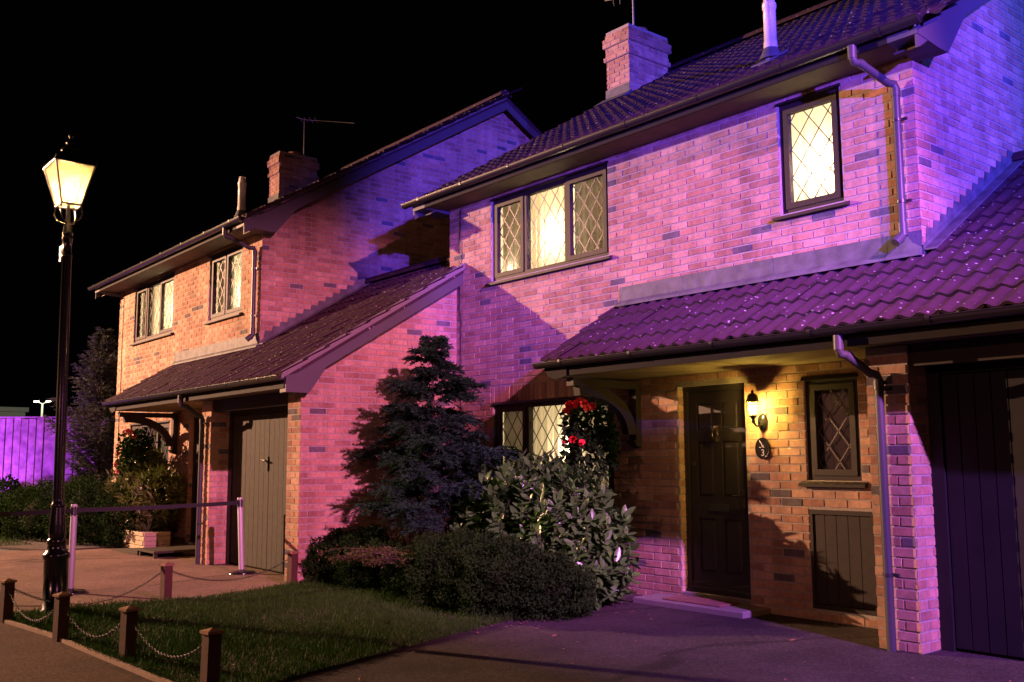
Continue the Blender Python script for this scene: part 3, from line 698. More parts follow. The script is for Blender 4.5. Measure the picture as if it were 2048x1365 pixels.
    p = MB(); p.box((a2-.002,.072,c2-.004),(b2+.002,.109,c2+.05)); p.prism([(.06,c2),(.095,c2),(.095,c2+.08)],'x',a2,b2); p.build('weather_bar', M['door'], fd)
    p = MB(); zk = c2+1.50
    p.lathe([(.0,.0),(.035,.004),(.03,.02),(.0,.035)],(0,0,0),12); 
    kn = MB(); kn.tube([(xm,.095,zk+.06),(xm,.06,zk+.055)],.018,10); kn.tube([(xm+.035*math.sin(t),.058,zk+.01-.045*math.cos(t)*-1) for t in [2*math.pi*k/16 for k in range(17)]],.009,8,cap=False)
    kn.box((xm-.022,.07,zk+.03),(xm+.022,.096,zk+.09)); kn.tube([(xm,.095,zk-.055),(xm,.05,zk-.05)],.014,8); kn.build('door_knocker', M['brass'], fd)
    p = MB(); p.box((b2-.075,.085,c2+.80),(b2-.035,.096,c2+.98)); p.tube([(b2-.055,.09,c2+.92),(b2-.055,.05,c2+.92)],.009,8); p.tube([(b2-.055,.052,c2+.92),(b2-.16,.05,c2+.915)],.009,8); p.build('door_handle', M['brass'], fd)
    p = MB(); p.box((xm-.13,.088,c2+.76),(xm+.13,.0955,c2+.83)); p.build('letter_plate', M['ironclip'], fd)
    p = MB(); p.lathe([(.022,0),(.018,.008)],(0,0,0),12); 
    o = p.build('lock', M['brass'], fd); o.matrix_basis = Matrix.Translation((a2+.05,.096,c2+1.22)) @ Matrix.Rotation(R(90),4,'X')
    # doorstep
    p = MB(); p.bev((-2.95,-.42,-.03),(-1.62,-.012,.058),.012); p.bev((-2.66,-.008,.0),(-1.85,.13,.098),.006); p.build('doorstep', M['stone'], root)
    # meter cupboard
    f = MB(); a,b_,c,d_ = meter; f.box((a,.0,c),(a+.03,.05,d_)); f.box((b_-.03,.0,c),(b_,.05,d_)); f.box((a+.03,.0,d_-.04),(b_-.03,.05,d_)); f.box((a+.03,.0,c),(b_-.03,.05,c+.04)); f.box((a,.05,c),(b_,.07,d_))
    mc = f.build('meter_cupboard', M['timber'], root)
    n = 5; w_ = (b_-a-.064)/n
    for k in range(n):
        p = MB(); p.bev((a+.032+k*w_+.003,.012,c+.044),(a+.032+(k+1)*w_-.003,.045,d_-.044),.004); p.build('plank', M['timber'], mc)
    # garage door
    gx0, gx1, gy = p1+.003, 2.497, GY+.28
    f = MB(); f.box((gx0,gy-.02,-.02),(gx0+.10,gy+.08,2.238)); f.box((gx1-.10,gy-.02,-.02),(gx1,gy+.08,2.238)); f.box((gx0+.10,gy-.02,2.03),(gx1-.10,gy+.08,2.238))
    f.box((gx0+.102,gy+.05,-.02),(gx1-.102,gy+.07,2.03))
    gd = f.build('garage_door', M['navy'] if not cfg['far'] else M['timber'], root)
    n = cfg['planks']; w_ = (gx1-gx0-.21)/n; pm = M['navy'] if not cfg['far'] else M['garage']
    for k in range(n):
        p = MB(); g0 = gx0+.105+k*w_; p.bev((g0+.004,gy+.005+random.uniform(-.002,.002),.02),(g0+w_-.004,gy+.045,2.024),.007); p.build('plank', pm, gd)
    p = MB(); hx = (gx0+gx1)/2+.05; p.box((hx-.02,gy-.012,1.28),(hx+.02,gy+.004,1.46)); p.tube([(hx,gy+.0,1.41),(hx,gy-.05,1.41)],.01,8); p.tube([(hx-.07,gy-.05,1.415),(hx+.03,gy-.05,1.41)],.012,8); p.build('garage_handle', M['ironclip'], gd)
    # porch bracket
    p = MB(); xk = -3.22
    arc = [(-.80+.72*math.sin(t), 1.66+.50*math.cos(t)) for t in [R(-8)+R(98)*k/10 for k in range(11)]]
    inn = [(-.80+.60*math.sin(t), 1.66+.385*math.cos(t)) for t in [R(-8)+R(98)*k/10 for k in range(11)]]
    vs = [(xk+dx_,a_[0],a_[1]) for dx_ in (-.045,.045) for a_ in arc+inn[::-1]]; n = 22
    p.mesh(vs, [tuple(range(n))[::-1][k:k+0] or (k,(k+1)%n,n+(k+1)%n,n+k) for k in range(n)])
    for o_ in (0,n):
        for k in range(10): p.mesh([vs[o_+k],vs[o_+k+1],vs[o_+n-2-k],vs[o_+n-1-k]],[(0,1,2,3)])
    p.box((xk-.05,-.98,2.135),(xk+.05,-.014,2.212)); p.box((xk-.05,-.09,1.60),(xk+.05,-.013,2.134)); p.prism([(-.013,1.52),(-.013,1.6),(-.13,1.6),(-.10,1.55)],'x',xk-.055,xk+.055)
    p.build('porch_bracket', M['timber'], root)
    # flue on the roof
    fx, fy = -1.65, .36
    p = MB(); p.lathe([(.068,ztop(fy)-.1),(.068,ztop(fy)+.16),(.062,ztop(fy)+.16),(.062,ztop(fy)+.50),(.069,ztop(fy)+.505),(.069,ztop(fy)+.56)],(fx,fy,0),18)
    fl = p.build('flue', M['flue'], root)
    p = MB(); p.lathe([(.058,ztop(fy)+.56),(.05,ztop(fy)+.64),(.03,ztop(fy)+.665)],(fx,fy,0),18)
    for k in range(12):
        t = 2*math.pi*k/12; c_, s_ = math.cos(t), math.sin(t)
        p.mesh([(fx+.062*c_-.004*s_,fy+.062*s_+.004*c_,ztop(fy)+.57),(fx+.062*c_+.004*s_,fy+.062*s_-.004*c_,ztop(fy)+.57),(fx+.05*c_+.004*s_,fy+.05*s_-.004*c_,ztop(fy)+.66),(fx+.05*c_-.004*s_,fy+.05*s_+.004*c_,ztop(fy)+.66)],[(0,1,2,3)])
    p.build('flue_cap', M['flue'], fl)
    p = MB(); p.prism([(fy-.18,ztop(fy-.18)-.02),(fy+.14,ztop(fy+.14)-.01),(fy+.14,ztop(fy+.14)+.006),(fy-.18,ztop(fy-.18)+.004)],'x',fx-.11,fx+.11); p.lathe([(.12,ztop(fy)-.03),(.07,ztop(fy)+.09)],(fx,fy,0),16); p.build('flue_slate', M['lead'], fl)
    # cable down the left of the front
    p = MB(); xs = -W+.26; p.tube([(xs,-.016,4.74),(xs+.005,-.016,4.0),(xs-.01,-.016,3.4),(xs+.03,-.016,3.2),(xs+.01,-.016,2.4),(xs+.015,-.016,1.2)],.007,6); p.build('cable', M['pvc'], root)
    return root

AX, AY, PHI = -9.342, -1.461, -.0112
WARM = (1,.72,.36)
houseB = house((0,0,0), 0, 'near brick house on the right with lantern beside its dark front door', dict(
    far=False, pier=(-.12,.215), w2=(-1.35,-.695), seed=3, planks=17,
    lead=((-3.45,-2.55),(-2.55,-1.45),(-1.45,-.30),(-.30,.01)),
    c1=['drape','net','drape'], l1=[(-4.72,.13,4.10,36,.06),(-5.55,.05,3.80,14,.035)],
    c2=['net'], l2=[(-1.02,.15,4.08,46,.07)], c3=['drape','net','drape'], l3=[(-4.42,.15,1.50,34,.06)]))
houseA = house((AX,AY,0), PHI, 'far brick house on the left with two pane window upstairs and greyish garage door', dict(
    far=True, pier=(-.20,.12), w2=(-2.0,-.70), seed=9, planks=15, cut=(2.70, AY*-1+.02),
    lead=((-3.45,-2.0),(-2.0,-.9),(-.9,.01)),
    c1=['drape','net','net'], l1=[(-4.72,.40,4.10,22,.10),(-4.02,.14,4.12,40,.06)],
    c2=['drape','net'], l2=[(-1.02,.22,4.0,26,.08),(-.98,.12,3.86,5,.06)], c3=['drape','drape','drape'], l3=[(-4.3,.2,1.75,3,.05)]))

# ------------------------------------------------------------------ ground
def sheet(name, pts, z, m, th=.05):
    mb = MB(); mb.prism(pts, 'z', z-th, z); o = mb.build(name, m, None, kind='structure'); return o
mb = MB(); mb.face([(-400,-400,-.02),(400,-400,-.02),(400,400,-.02),(-400,400,-.02)]); mb.build('ground', M['ground'], None, kind='structure')
sheet('driveway', [(-16,-12),(-4.2,-12),(-4.2,.05),(-9.3,.3),(-12.5,-1.4),(-13.5,-4.0)], 0.0, M['drive'], .015)
sheet('driveway', [(-4.2,-12),(9,-12),(9,.3),(-4.2,.05)], 0.001, M['asphalt'], .015)
sheet('footpath', [(-12,-12),(4,-12),(0,-5.15),(-1.8,-5.23),(-2.55,-5.28),(-3.58,-5.32),(-4.67,-5.36),(-5.88,-5.49),(-8.0,-5.9)], .012, M['path'], .01)
mb = MB(); ed = [(-8.0,-5.9),(-5.88,-5.49),(-4.67,-5.36),(-3.58,-5.32),(-2.55,-5.28),(-1.8,-5.23),(0,-5.15)]
for a,b in zip(ed,ed[1:]):
    d = (Vector(b)-Vector(a)).normalized(); n = Vector((-d.y,d.x))*.018; L = (Vector(b)-Vector(a)).length
    mb.prism([tuple(Vector(a)-n),tuple(Vector(b)-n),tuple(Vector(b)+n),tuple(Vector(a)+n)],'z',-.01,.038)
mb.build('path_edging', M['edging'], None, kind='structure')
LAWN = [(-6.15,-5.49),(-4.67,-5.335),(-3.58,-5.295),(-2.55,-5.255),(-1.75,-5.2),(-2.0,-4.6),(-2.35,-3.6),(-2.68,-2.58),(-2.92,-1.9),(-3.1,-1.2),(-3.3,-.02),(-6.3,-.02),(-6.42,-2.2),(-6.25,-2.6),(-6.0,-3.5),(-6.05,-4.5)]
sheet('lawn_soil', LAWN, .018, M['soil'], .02)
BED = [(-13.2,-1.3),(-12.9,-2.2),(-12.9,-3.2),(-14.3,-3.8),(-17,-4.5),(-30,-6),(-30,4),(-16,4),(-16.1,-1.5)]
sheet('garden_bed', BED, .02, M['soil'], .03)
def inside(poly, x, y):
    c = np.zeros(len(x), bool); n = len(poly)
    for i in range(n):
        x1,y1 = poly[i]; x2,y2 = poly[(i+1)%n]
        k = ((y1 > y) != (y2 > y)); xi = (x2-x1)*(y-y1)/(y2-y1+1e-12)+x1; c ^= k & (x < xi)
    return c
def grass(name, poly, n, h, m, hi=1.5):
    P = np.array(poly); c_ = P.mean(0); P = P+(P-c_)/np.linalg.norm(P-c_,axis=1,keepdims=True)*.035; poly = P.tolist(); x = rng.uniform(P[:,0].min(),P[:,0].max(),n*3); y = rng.uniform(P[:,1].min(),P[:,1].max(),n*3)
    ok = inside(poly,x,y); x, y = x[ok][:n], y[ok][:n]; k = len(x)
    a = rng.uniform(0,6.28,k); hh = h*rng.uniform(.5,hi,k)*(1+.35*np.sin(x*3.1+1.3*y)*np.sin(y*2.3)); w = rng.uniform(.0018,.0034,k); ln = hh*rng.uniform(.1,.75,k); la = rng.uniform(0,6.28,k)
    b = np.stack([x,y,np.full(k,.016)],1); s = np.stack([np.cos(a)*w,np.sin(a)*w,np.zeros(k)],1); t = b+np.stack([np.cos(la)*ln,np.sin(la)*ln,hh],1)
    mid = b+(t-b)*.55+np.stack([np.zeros(k),np.zeros(k),hh*.12],1)
    V = np.stack([b-s,b+s,mid-s*.8,mid+s*.8,t],1).reshape(-1,3); i = np.arange(k)*5
    F = np.stack([i,i+1,i+3,i,i+3,i+2,i+2,i+3,i+4],1).reshape(-1)
    return link(name, quick_mesh(name,V,F,3), m, None, kind='stuff')
grass('lawn_grass', LAWN, 95000, .034, M['grass'])
grass('lawn_tufts', LAWN, 5000, .06, M['grass'], 1.7)
grass('far_lawn_grass', [(-14.2,-3.9),(-17,-4.6),(-24,-5.6),(-22,-3.4),(-14.2,-3.2)], 14000, .05, M['grass'])

def litter(n, seed):
    g = np.random.default_rng(seed); x = np.concatenate([g.normal(-2.95,.35,n//2), g.uniform(-6.5,1.5,n//2)]); y = np.concatenate([g.uniform(-2.4,-.9,n//2), g.uniform(-5.0,-.9,n//2)])
    mb = MB()
    for a, b in zip(x, y):
        t = g.uniform(0,6.28); L = g.uniform(.012,.03); u = Vector((math.cos(t),math.sin(t),g.uniform(-.2,.3)))*L; v = Vector((-math.sin(t),math.cos(t),g.uniform(-.2,.4)))*L*.5; c = Vector((a,b,.030 if inside(LAWN,np.array([a]),np.array([b]))[0] else .012))
        mb.mesh([c-u, c-v, c+u, c+v, c+Vector((0,0,.004))],[(0,1,4),(1,2,4),(2,3,4),(3,0,4)])
    mb.build('leaf_litter', M['litter'], None, kind='stuff')
litter(170, 5)
# ------------------------------------------------------------------ leaves and plants
def leaf_quads(P, Dr, L, Wd, nrm=None, fold=.0):
    """arrays of leaf base points P, directions Dr, lengths, widths -> rhombic two-quad leaves"""
    k = len(P); Dr = Dr/np.linalg.norm(Dr,axis=1,keepdims=True)
    if nrm is None: nrm = rng.normal(size=(k,3))
    S = np.cross(Dr,nrm); S /= np.linalg.norm(S,axis=1,keepdims=True)+1e-9; N = np.cross(S,Dr)
    L = np.broadcast_to(L,(k,))[:,None]; Wd = np.broadcast_to(Wd,(k,))[:,None]
    m = P+Dr*L*.45; V = np.stack([P, m+S*Wd*.5+N*Wd*fold, P+Dr*L-N*L*.08, m-S*Wd*.5+N*Wd*fold],1).reshape(-1,3)
    i = np.arange(k)*4; F = np.stack([i,i+1,i+2,i,i+2,i+3],1).reshape(-1)
    return V, F
def foliage(name, V, F, m, parent, kind='stuff'): return link(name, quick_mesh(name,V,F,3), m, parent, kind=kind)
def blob_pts(n, blobs, inner=.75):
    """points near the surface of a lumpy union of ellipsoids; returns points and outward directions"""
    out = []; dirs = []
    w = np.array([b[3]*b[4]+b[4]*b[5]+b[3]*b[5] for b in blobs]); w = w/w.sum()
    for b, ww in zip(blobs,w):
        k = int(n*ww); d = rng.normal(size=(k,3)); d /= np.linalg.norm(d,axis=1,keepdims=True)
        lump = 1+.13*np.sin(d[:,0]*9+b[0]*7)*np.sin(d[:,1]*8+b[1]*5)+.10*np.sin(d[:,2]*13+d[:,0]*5)
        r = (inner+(1-inner)*rng.random(k)**.6)*lump
        out.append(np.array(b[:3])+d*np.array(b[3:6])*r[:,None]); dirs.append(d)
    return np.concatenate(out), np.concatenate(dirs)
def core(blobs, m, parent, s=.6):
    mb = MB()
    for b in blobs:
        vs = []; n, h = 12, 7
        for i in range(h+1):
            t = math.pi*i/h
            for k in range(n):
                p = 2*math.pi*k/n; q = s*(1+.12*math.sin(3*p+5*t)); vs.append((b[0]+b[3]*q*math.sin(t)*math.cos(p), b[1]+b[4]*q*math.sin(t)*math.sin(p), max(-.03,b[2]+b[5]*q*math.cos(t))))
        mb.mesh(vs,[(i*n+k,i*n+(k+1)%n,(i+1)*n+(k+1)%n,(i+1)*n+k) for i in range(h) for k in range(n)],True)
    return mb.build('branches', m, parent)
def shrub(name, loc, blobs, n, L, Wd, m, label, cat='shrub', up=.5, spread=.9, inner=.72, twigs=0):
    root = empty(name, loc); tag(root, label, cat)
    P, Dn = blob_pts(n, blobs, inner); Dr = Dn*.6+rng.normal(size=P.shape)*spread+np.array([0,0,up])
    k_ = P[:,2] > .01; P = P[k_]; Dr = Dr[k_]
    V, F = leaf_quads(P, Dr, L*rng.uniform(.6,1.3,len(P)), Wd*rng.uniform(.7,1.2,len(P)))
    foliage('foliage', V, F, m, root); core(blobs, M['twig'], root, .52)
    if twigs:
        mb = MB(); P2, D2 = blob_pts(twigs, blobs, .95)
        for p, d in zip(P2,D2):
            e = Vector(p)+Vector(d)*random.uniform(.05,.15)+Vector((0,0,random.uniform(.02,.12))); mb.tube([Vector(p)-Vector(d)*.1, e], [.003,.0012], 4, cap=False)
            V2,F2 = None,None
        mb.build('twig', M['twig'], root, kind='stuff')
    return root
shrub('low_shrub', (-6.05,-1.75,0), [(-.35,0,.2,.50,.42,.36),(.15,.1,.27,.44,.42,.36),(.55,-.05,.18,.5,.4,.32)], 40000, .036,.022, M['darkleaf'], 'small dark green shrub against the pink garage side wall', twigs=60)
shrub('low_shrub', (-3.55,-1.75,0), [(-1.0,.05,.22,.52,.5,.34),(-.35,-.1,.30,.6,.55,.40),(.30,-.1,.27,.56,.52,.40),(.66,.15,.2,.42,.42,.34)], 72000, .034,.020, M['darkleaf'], 'wide dark clipped shrub on the lawn below the laurel', twigs=80)
# low spreading bronze shrub between them
root = empty('spreading_shrub', (-4.75,-1.75,0)); tag(root, 'flat bronze tipped spreading shrub between the two dark shrubs', 'shrub')
Ps=[];Ds=[]; mbs = MB()
for k in range(46):
    a = rng.uniform(-2.6,.5); L = rng.uniform(.5,1.0); d = np.array([math.cos(a),math.sin(a),.22]); 
    pts = [np.array([rng.normal()*.15,.1+rng.normal()*.1,.30])+d*L*t+np.array([0,0,.35*t-.42*t*t]) for t in np.linspace(0,1,9)]
    mbs.tube(pts, [.006-.0005*i for i in range(9)], 4, cap=False)
    for t in range(9):
        for _ in range(16):
            f = rng.random(); q = pts[t]*(1-f)+pts[min(t+1,8)]*f; Ps.append(q+rng.normal(size=3)*.018); Ds.append(d*.7+rng.normal(size=3)*.7)
V,F = leaf_quads(np.array(Ps),np.array(Ds),rng.uniform(.02,.045,len(Ps)),.014); foliage('foliage',V,F,M['goldleaf'],root); mbs.build('branches',M['bark'],root)
# dry heather
root = empty('heather', (-5.35,-1.35,0)); tag(root, 'clump of dry brownish upright heather stems under the conifer', 'shrub')
k = 900; a = rng.uniform(0,6.28,k); r = rng.uniform(0,.42,k); b0 = np.stack([r*.6*np.cos(a),r*.5*np.sin(a),rng.uniform(.15,.35,k)],1)
top = b0+np.stack([np.cos(a)*r*.55+rng.normal(size=k)*.06,np.sin(a)*r*.55+rng.normal(size=k)*.06,rng.uniform(.3,.75,k)],1)
S = rng.normal(size=(k,3)); S[:,2]=0; S = S/np.linalg.norm(S,axis=1,keepdims=True)*.0035
V = np.stack([b0-S,b0+S,top],1).reshape(-1,3); V1=V; F1=np.arange(k*3)
tt = rng.random((k,16)); P = (b0[:,None]+(top-b0)[:,None]*(.25+.75*tt[:,:,None])).reshape(-1,3); Dr = rng.normal(size=P.shape)+np.array([0,0,1.4])
V,F = leaf_quads(P,Dr,.022,.007); V = np.concatenate([V1,V]); F = np.concatenate([F1,F+k*3]); foliage('stems',V,F,M['heather'],root)

# conifer with drooping feathery sprays
def conifer(name, loc, h, base_r, m, label, n_br=120, droop=.28, seed=1, low=.25, spray=.45, upright=0., peak=.3, dens=1.):
    g = np.random.default_rng(seed); root = empty(name, loc); tag(root, label, 'tree')
    mb = MB(); tr = [Vector((.05*math.sin(3*t),.04*math.cos(4*t),h*t)) for t in np.linspace(0,1,9)]
    mb.tube(tr, [.05*(1-t)+.004 for t in np.linspace(0,1,9)], 8)
    br = MB(); Ps=[];Ds=[];Ns=[]
    for k in range(n_br):
        f = low+(1-low)*(k+.5)/n_br; f = min(.99,f+g.uniform(-.02,.02)); z0 = h*f
        prof = min(1.,(f-low*.2)/(peak-low*.2+1e-6))**.5*(1-max(0,f-peak)/(1-peak))**.85
        L = base_r*prof*g.choice([.45,.7,.9,1.15,1.45])+.08; a = k*2.39996+g.uniform(-.5,.5)
        d = np.array([math.cos(a),math.sin(a),0]); up = g.uniform(.15,.5)+upright
        pts = [np.array([0,0,z0])+d*L*t+np.array([0,0,L*(up*t-(droop+.15)*t*t)]) for t in np.linspace(0,1,7)]
        br.tube(pts,[.008*(1-t)*(L+.3)+.0012 for t in np.linspace(0,1,7)],5,cap=False)
        side = np.array([-d[1],d[0],0])
        for t in np.linspace(.15,1,int((8+17*L)*dens)):
            i = min(5,int(t*6)); q = pts[i]+(pts[i+1]-pts[i])*(t*6-i)
            for sg in (-1,1):
                sl = spray*L*(1-.6*t)*g.uniform(.5,1.25)+.06; dd = d*.8+side*sg*g.uniform(.4,.95)+np.array([0,0,g.uniform(-.35,.45)+upright*.5]); dd/=np.linalg.norm(dd)
                nn = int(sl/.014)+3
                for s in range(nn):
                    u = s/nn; p = q+dd*sl*u+np.array([0,0,-.30*sl*u*u])
                    for s2 in (-1,1):
                        dr = dd*.9+np.cross(dd,[0,0,1])*s2*.7+g.normal(size=3)*.35; Ps.append(p); Ds.append(dr); Ns.append(g.normal(size=3)+np.array([0,0,.6]))
    P=np.array(Ps);Dd=np.array(Ds);V,F=leaf_quads(P,Dd,g.uniform(.03,.065,len(P)),g.uniform(.009,.016,len(P)),np.array(Ns))
    mb.build('trunk',M['bark'],root); br.build('branches',M['bark'],root); foliage('foliage',V,F,m,root); return root
conifer('conifer_tree', (-5.42,-1.10,0), 2.84, .72, M['conifer'], 'blue green feathery conifer between garage wall and bay of the near house', 112, .22, 4, .2, .46, .16, .40, .95)
conifer('columnar_cypress', (-17.95,-1.1,0), 4.2, .66, M['cypress'], 'tall narrow dark cypress beside the far house and purple fence', 190, .0, 8, .03, .45, .8, .3, .8)

# laurel with large glossy leaves
def leaf_mesh(v):
    g = random.Random(v); mb = MB(); L=.125; w=.027
    sec = [(0,.1),(.25,.8),(.55,1.),(.82,.62),(1,.05)]; vs=[]
    for t,ww in sec:
        y = L*t; z = -.02*t*t+.004*math.sin(t*5+v); vs += [(-w*ww,y,z+.006*ww),(0,y,z),(w*ww,y,z+.006*ww)]
    mb.mesh(vs,[(i*3+j,i*3+j+1,i*3+4+j,i*3+3+j) for i in range(4) for j in range(2)],True)
    me = mb.data('leaf'); me.materials.append(M['laurel']); return me
root = empty('laurel_bush',(-3.80,-.80,0)); tag(root,'large glossy leaved laurel bush left of the dark front door','bush')
lb = [(-.62,0,.66,.48,.42,.46),(-.1,0,.76,.55,.46,.52),(.42,-.05,.62,.48,.42,.50),(.58,-.05,.32,.44,.40,.40),(-.3,.05,.36,.6,.42,.45)]
LM = [leaf_mesh(k) for k in range(4)]
P,Dn = blob_pts(1500,lb,.80); items=[]
stm = MB()
for p,d in zip(P,Dn):
    if p[2] < .04: continue
    ax = Vector(d)*.55+Vector((random.gauss(0,.25),random.gauss(0,.25),.75)); ax.normalize(); sl = random.uniform(.08,.2); p=Vector(p)
    stm.tube([p-ax*.12,p+ax*sl],[.004,.002],4,cap=False)
    for q in range(random.randint(6,9)):
        t = q/8; a = q*2.4+random.random(); o1 = ax.orthogonal().normalized(); o2 = ax.cross(o1)
        dr = (ax*(.35+.6*t)+(o1*math.cos(a)+o2*math.sin(a))*(1-.45*t)).normalized()
        b = p+ax*sl*t; nz = (ax-dr*ax.dot(dr)); nz = nz.normalized() if nz.length>1e-3 else o1
        xx = dr.cross(nz); items.append((Matrix.Translation(b)@Matrix((xx,dr,nz)).transposed().to_4x4()@Matrix.Scale(random.uniform(.75,1.3),4), random.randint(0,3)))
def lsc(it):
    q = Vector((-3.80,-.80,0))+it[0].translation; return -(q-CAM).length
items.sort(key=lambda i:-lsc(i)); vs=[];fs=[]
for i,(mx,v) in enumerate(items):
    if i < 300: o = link('leaf',LM[v],None,root); o.matrix_basis = mx
    else:
        k=len(vs); vs += [tuple(mx@q.co) for q in LM[v].vertices]; fs += [tuple(k+a for a in q.vertices) for q in LM[v].polygons]
me = bpy.data.meshes.new('foliage'); me.from_pydata(vs,[],fs); me.polygons.foreach_set('use_smooth',[True]*len(fs)); link('foliage',me,M['laurel'],root,kind='stuff')
stm.build('stem',M['bark'],root,kind='stuff'); core(lb,M['twig'],root,.5)

# garden of the far house
shrub('hedge',(-15.2,-2.6,0),[(-2.2,-.6,.25,1.3,.8,.5),(-.6,-.1,.38,1.3,.7,.62),(1.0,.15,.48,1.2,.6,.62),(2.2,.5,.45,.8,.5,.6)],42000,.05,.03,M['darkleaf'],'long low dark hedge in front of the far house','hedge')
shrub('leafy_shrub',(-12.75,-1.95,0),[(-.5,0,.7,.55,.4,.6),(.2,.05,.75,.6,.4,.55),(.72,.05,.88,.42,.34,.36),(-.1,.1,1.15,.45,.35,.45)],7000,.13,.04,M['brightleaf'],'yellow green leafy shrub under the flower basket of the far house')
shrub('dark_shrub',(-19.6,-2.9,0),[(-.6,0,.3,1.,.6,.55),(.7,.2,.4,1.,.6,.65)],16000,.06,.035,M['darkleaf'],'dark rounded shrub at the foot of the purple fence')

# hanging baskets
def basket(loc, zhook, label, m, nfl, seed, big=1.):
    g = random.Random(seed); root = empty('hanging_basket',loc); tag(root,label,'flower basket','hanging flower baskets')
    b = MB(); b.lathe([(.02,-.20),(.10,-.17),(.16,-.08),(.175,0.),(.165,0.)],(0,0,0),14); b.build('basket',M['wicker'],root)
    c = MB()
    for k in range(3):
        t=2*math.pi*k/3; c.tube([(.165*math.cos(t),.165*math.sin(t),0),(0,0,zhook-.05)],.003,5)
    c.tube([(0,0,zhook-.06),(0,0,zhook)],.004,5); c.build('chain',M['chain'],root)
    P,Dn = blob_pts(int(1100*big),[(0,0,.06,.27*big,.25*big,.22*big),(.03,-.05,-.2,.25*big,.22*big,.34*big),(0.12,0,-.12,.22*big,.2*big,.3*big)],.7)
    V,F = leaf_quads(P,Dn*.8+rng.normal(size=P.shape)*.5+np.array([0,0,-.2]),rng.uniform(.05,.085,len(P)),rng.uniform(.035,.06,len(P))); foliage('foliage',V,F,M['darkleaf'],root)
    for (x,y,z,s) in nfl:
        f = MB()
        for q in range(14):
            d = Vector((g.gauss(0,1),g.gauss(0,1),g.gauss(0,1)+.4)).normalized(); o1=d.orthogonal().normalized(); o2=d.cross(o1); r=s*.55; ce=d*s*.55
            f.mesh([ce,ce+o1*r+d*r*.25,ce+o2*r+d*r*.3,ce-o1*r+d*r*.25,ce-o2*r+d*r*.3],[(0,1,2),(0,2,3),(0,3,4),(0,4,1)],False)
        o = f.build('flower',m,root); o.location=(x,y,z)
    return root
basket((-3.42,-.55,1.70),.51,'hanging basket of red flowers under the porch roof of the near house',M['red'],[(-.20,-.12,.20,.055),(-.10,-.16,.26,.06),(0,-.15,.27,.06),(.10,-.14,.27,.055),(.17,-.1,.24,.05),(-.02,-.10,.30,.05),(.16,-.16,.22,.05),(.05,-.26,-.10,.05),(.16,-.24,-.13,.045),(-.10,-.25,-.13,.035),(-.18,-.22,-.38,.045)],3)
basket((-12.85,AY-.55,1.66),.55,'hanging basket of pink flowers under the porch roof of the far house',M['pink'],[(-.15,-.14,.22,.06),(0,-.15,.25,.06),(.12,-.12,.22,.055),(.2,-.1,.16,.05),(-.25,-.22,-.3,.06),(-.15,-.24,-.42,.05),(-.3,-.2,-.12,.05)],5,1.05)

# ------------------------------------------------------------------ wall lantern, number plaque, doormat
wl = empty('wall_lantern',(-1.635,0,1.75)); tag(wl,'lit black wall lantern beside the dark front door','wall lamp')
b = MB(); b.lathe([(.0,-.012),(.05,-.010),(.058,.0),(.045,.012),(.0,.018)],(0,0,0),16); o=b.build('back_plate',M['iron'],wl); o.matrix_basis = Matrix.Translation((0,-.012,-.01)) @ Matrix.Diagonal((1,1,1.45,1)) @ Matrix.Rotation(R(90),4,'X')
b = MB(); b.tube([(0,-.02,-.03),(0,-.06,-.05),(0,-.11,-.045),(0,-.15,-.01),(0,-.15,.015)],.011,8); b.build('arm',M['iron'],wl)
b = MB(); b.lathe([(.0,-.045),(.014,-.04),(.02,-.02),(.012,-.01),(.03,.012),(.04,.022),(.036,.03)],(0,-.15,.02),12); b.build('base',M['iron'],wl)
b = MB(); b.lathe([(.036,.05),(.058,.17)],(0,-.15,0),6,False); b.build('glass',M['lampglass'],wl)
b = MB()
for k in range(6):
    t=2*math.pi*k/6; b.tube([(.037*math.cos(t),-.15+.037*math.sin(t),.05),(.06*math.cos(t),-.15+.06*math.sin(t),.172)],.003,4)
b.build('frame',M['iron'],wl)
b = MB(); b.lathe([(.066,.172),(.064,.180),(.055,.20),(.045,.235),(.030,.25),(.012,.255),(.014,.27),(.006,.285),(.0,.29)],(0,-.15,0),16); b.build('cap',M['iron'],wl)
b = MB(); b.lathe([(.0,.07),(.016,.08),(.018,.11),(.01,.135),(.0,.14)],(0,-.15,0),10); b.build('bulb',M['bulb'],wl)
point('wall_lantern_light',(0,-.15,.108),260,(1,.64,.11),.022,wl)
pq = empty('number_plaque',(-1.638,-.008,1.497)); tag(pq,'black oval number plaque reading 3 below the wall lantern','sign')
b = MB(); n=28; el=[(.080*math.cos(2*math.pi*k/n),.100*math.sin(2*math.pi*k/n)) for k in range(n)]
b.prism(el,'y',-.016,0); b.build('plate',M['iron'],pq)
b = MB(); b.tube([(.076*math.cos(2*math.pi*k/n),-.017,.096*math.sin(2*math.pi*k/n)) for k in range(n+1)],.005,6,cap=False); b.build('rim',M['iron'],pq)
cu = bpy.data.curves.new('digit','FONT'); cu.body='3'; cu.size=.085; cu.extrude=.0015; cu.align_x='CENTER'; cu.align_y='CENTER'
to = bpy.data.objects.new('digit_curve',cu); COL.objects.link(to); bpy.context.view_layer.update()
me = bpy.data.meshes.new_from_object(to); bpy.data.objects.remove(to); me.name='digit'
me.transform(Matrix.Translation((0.005,-.0185,-.042)) @ Matrix.Rotation(R(90),4,'X')); link('digit',me,M['paint'],pq)
b = MB()   # small painted motif above the digit: a sprig of strokes
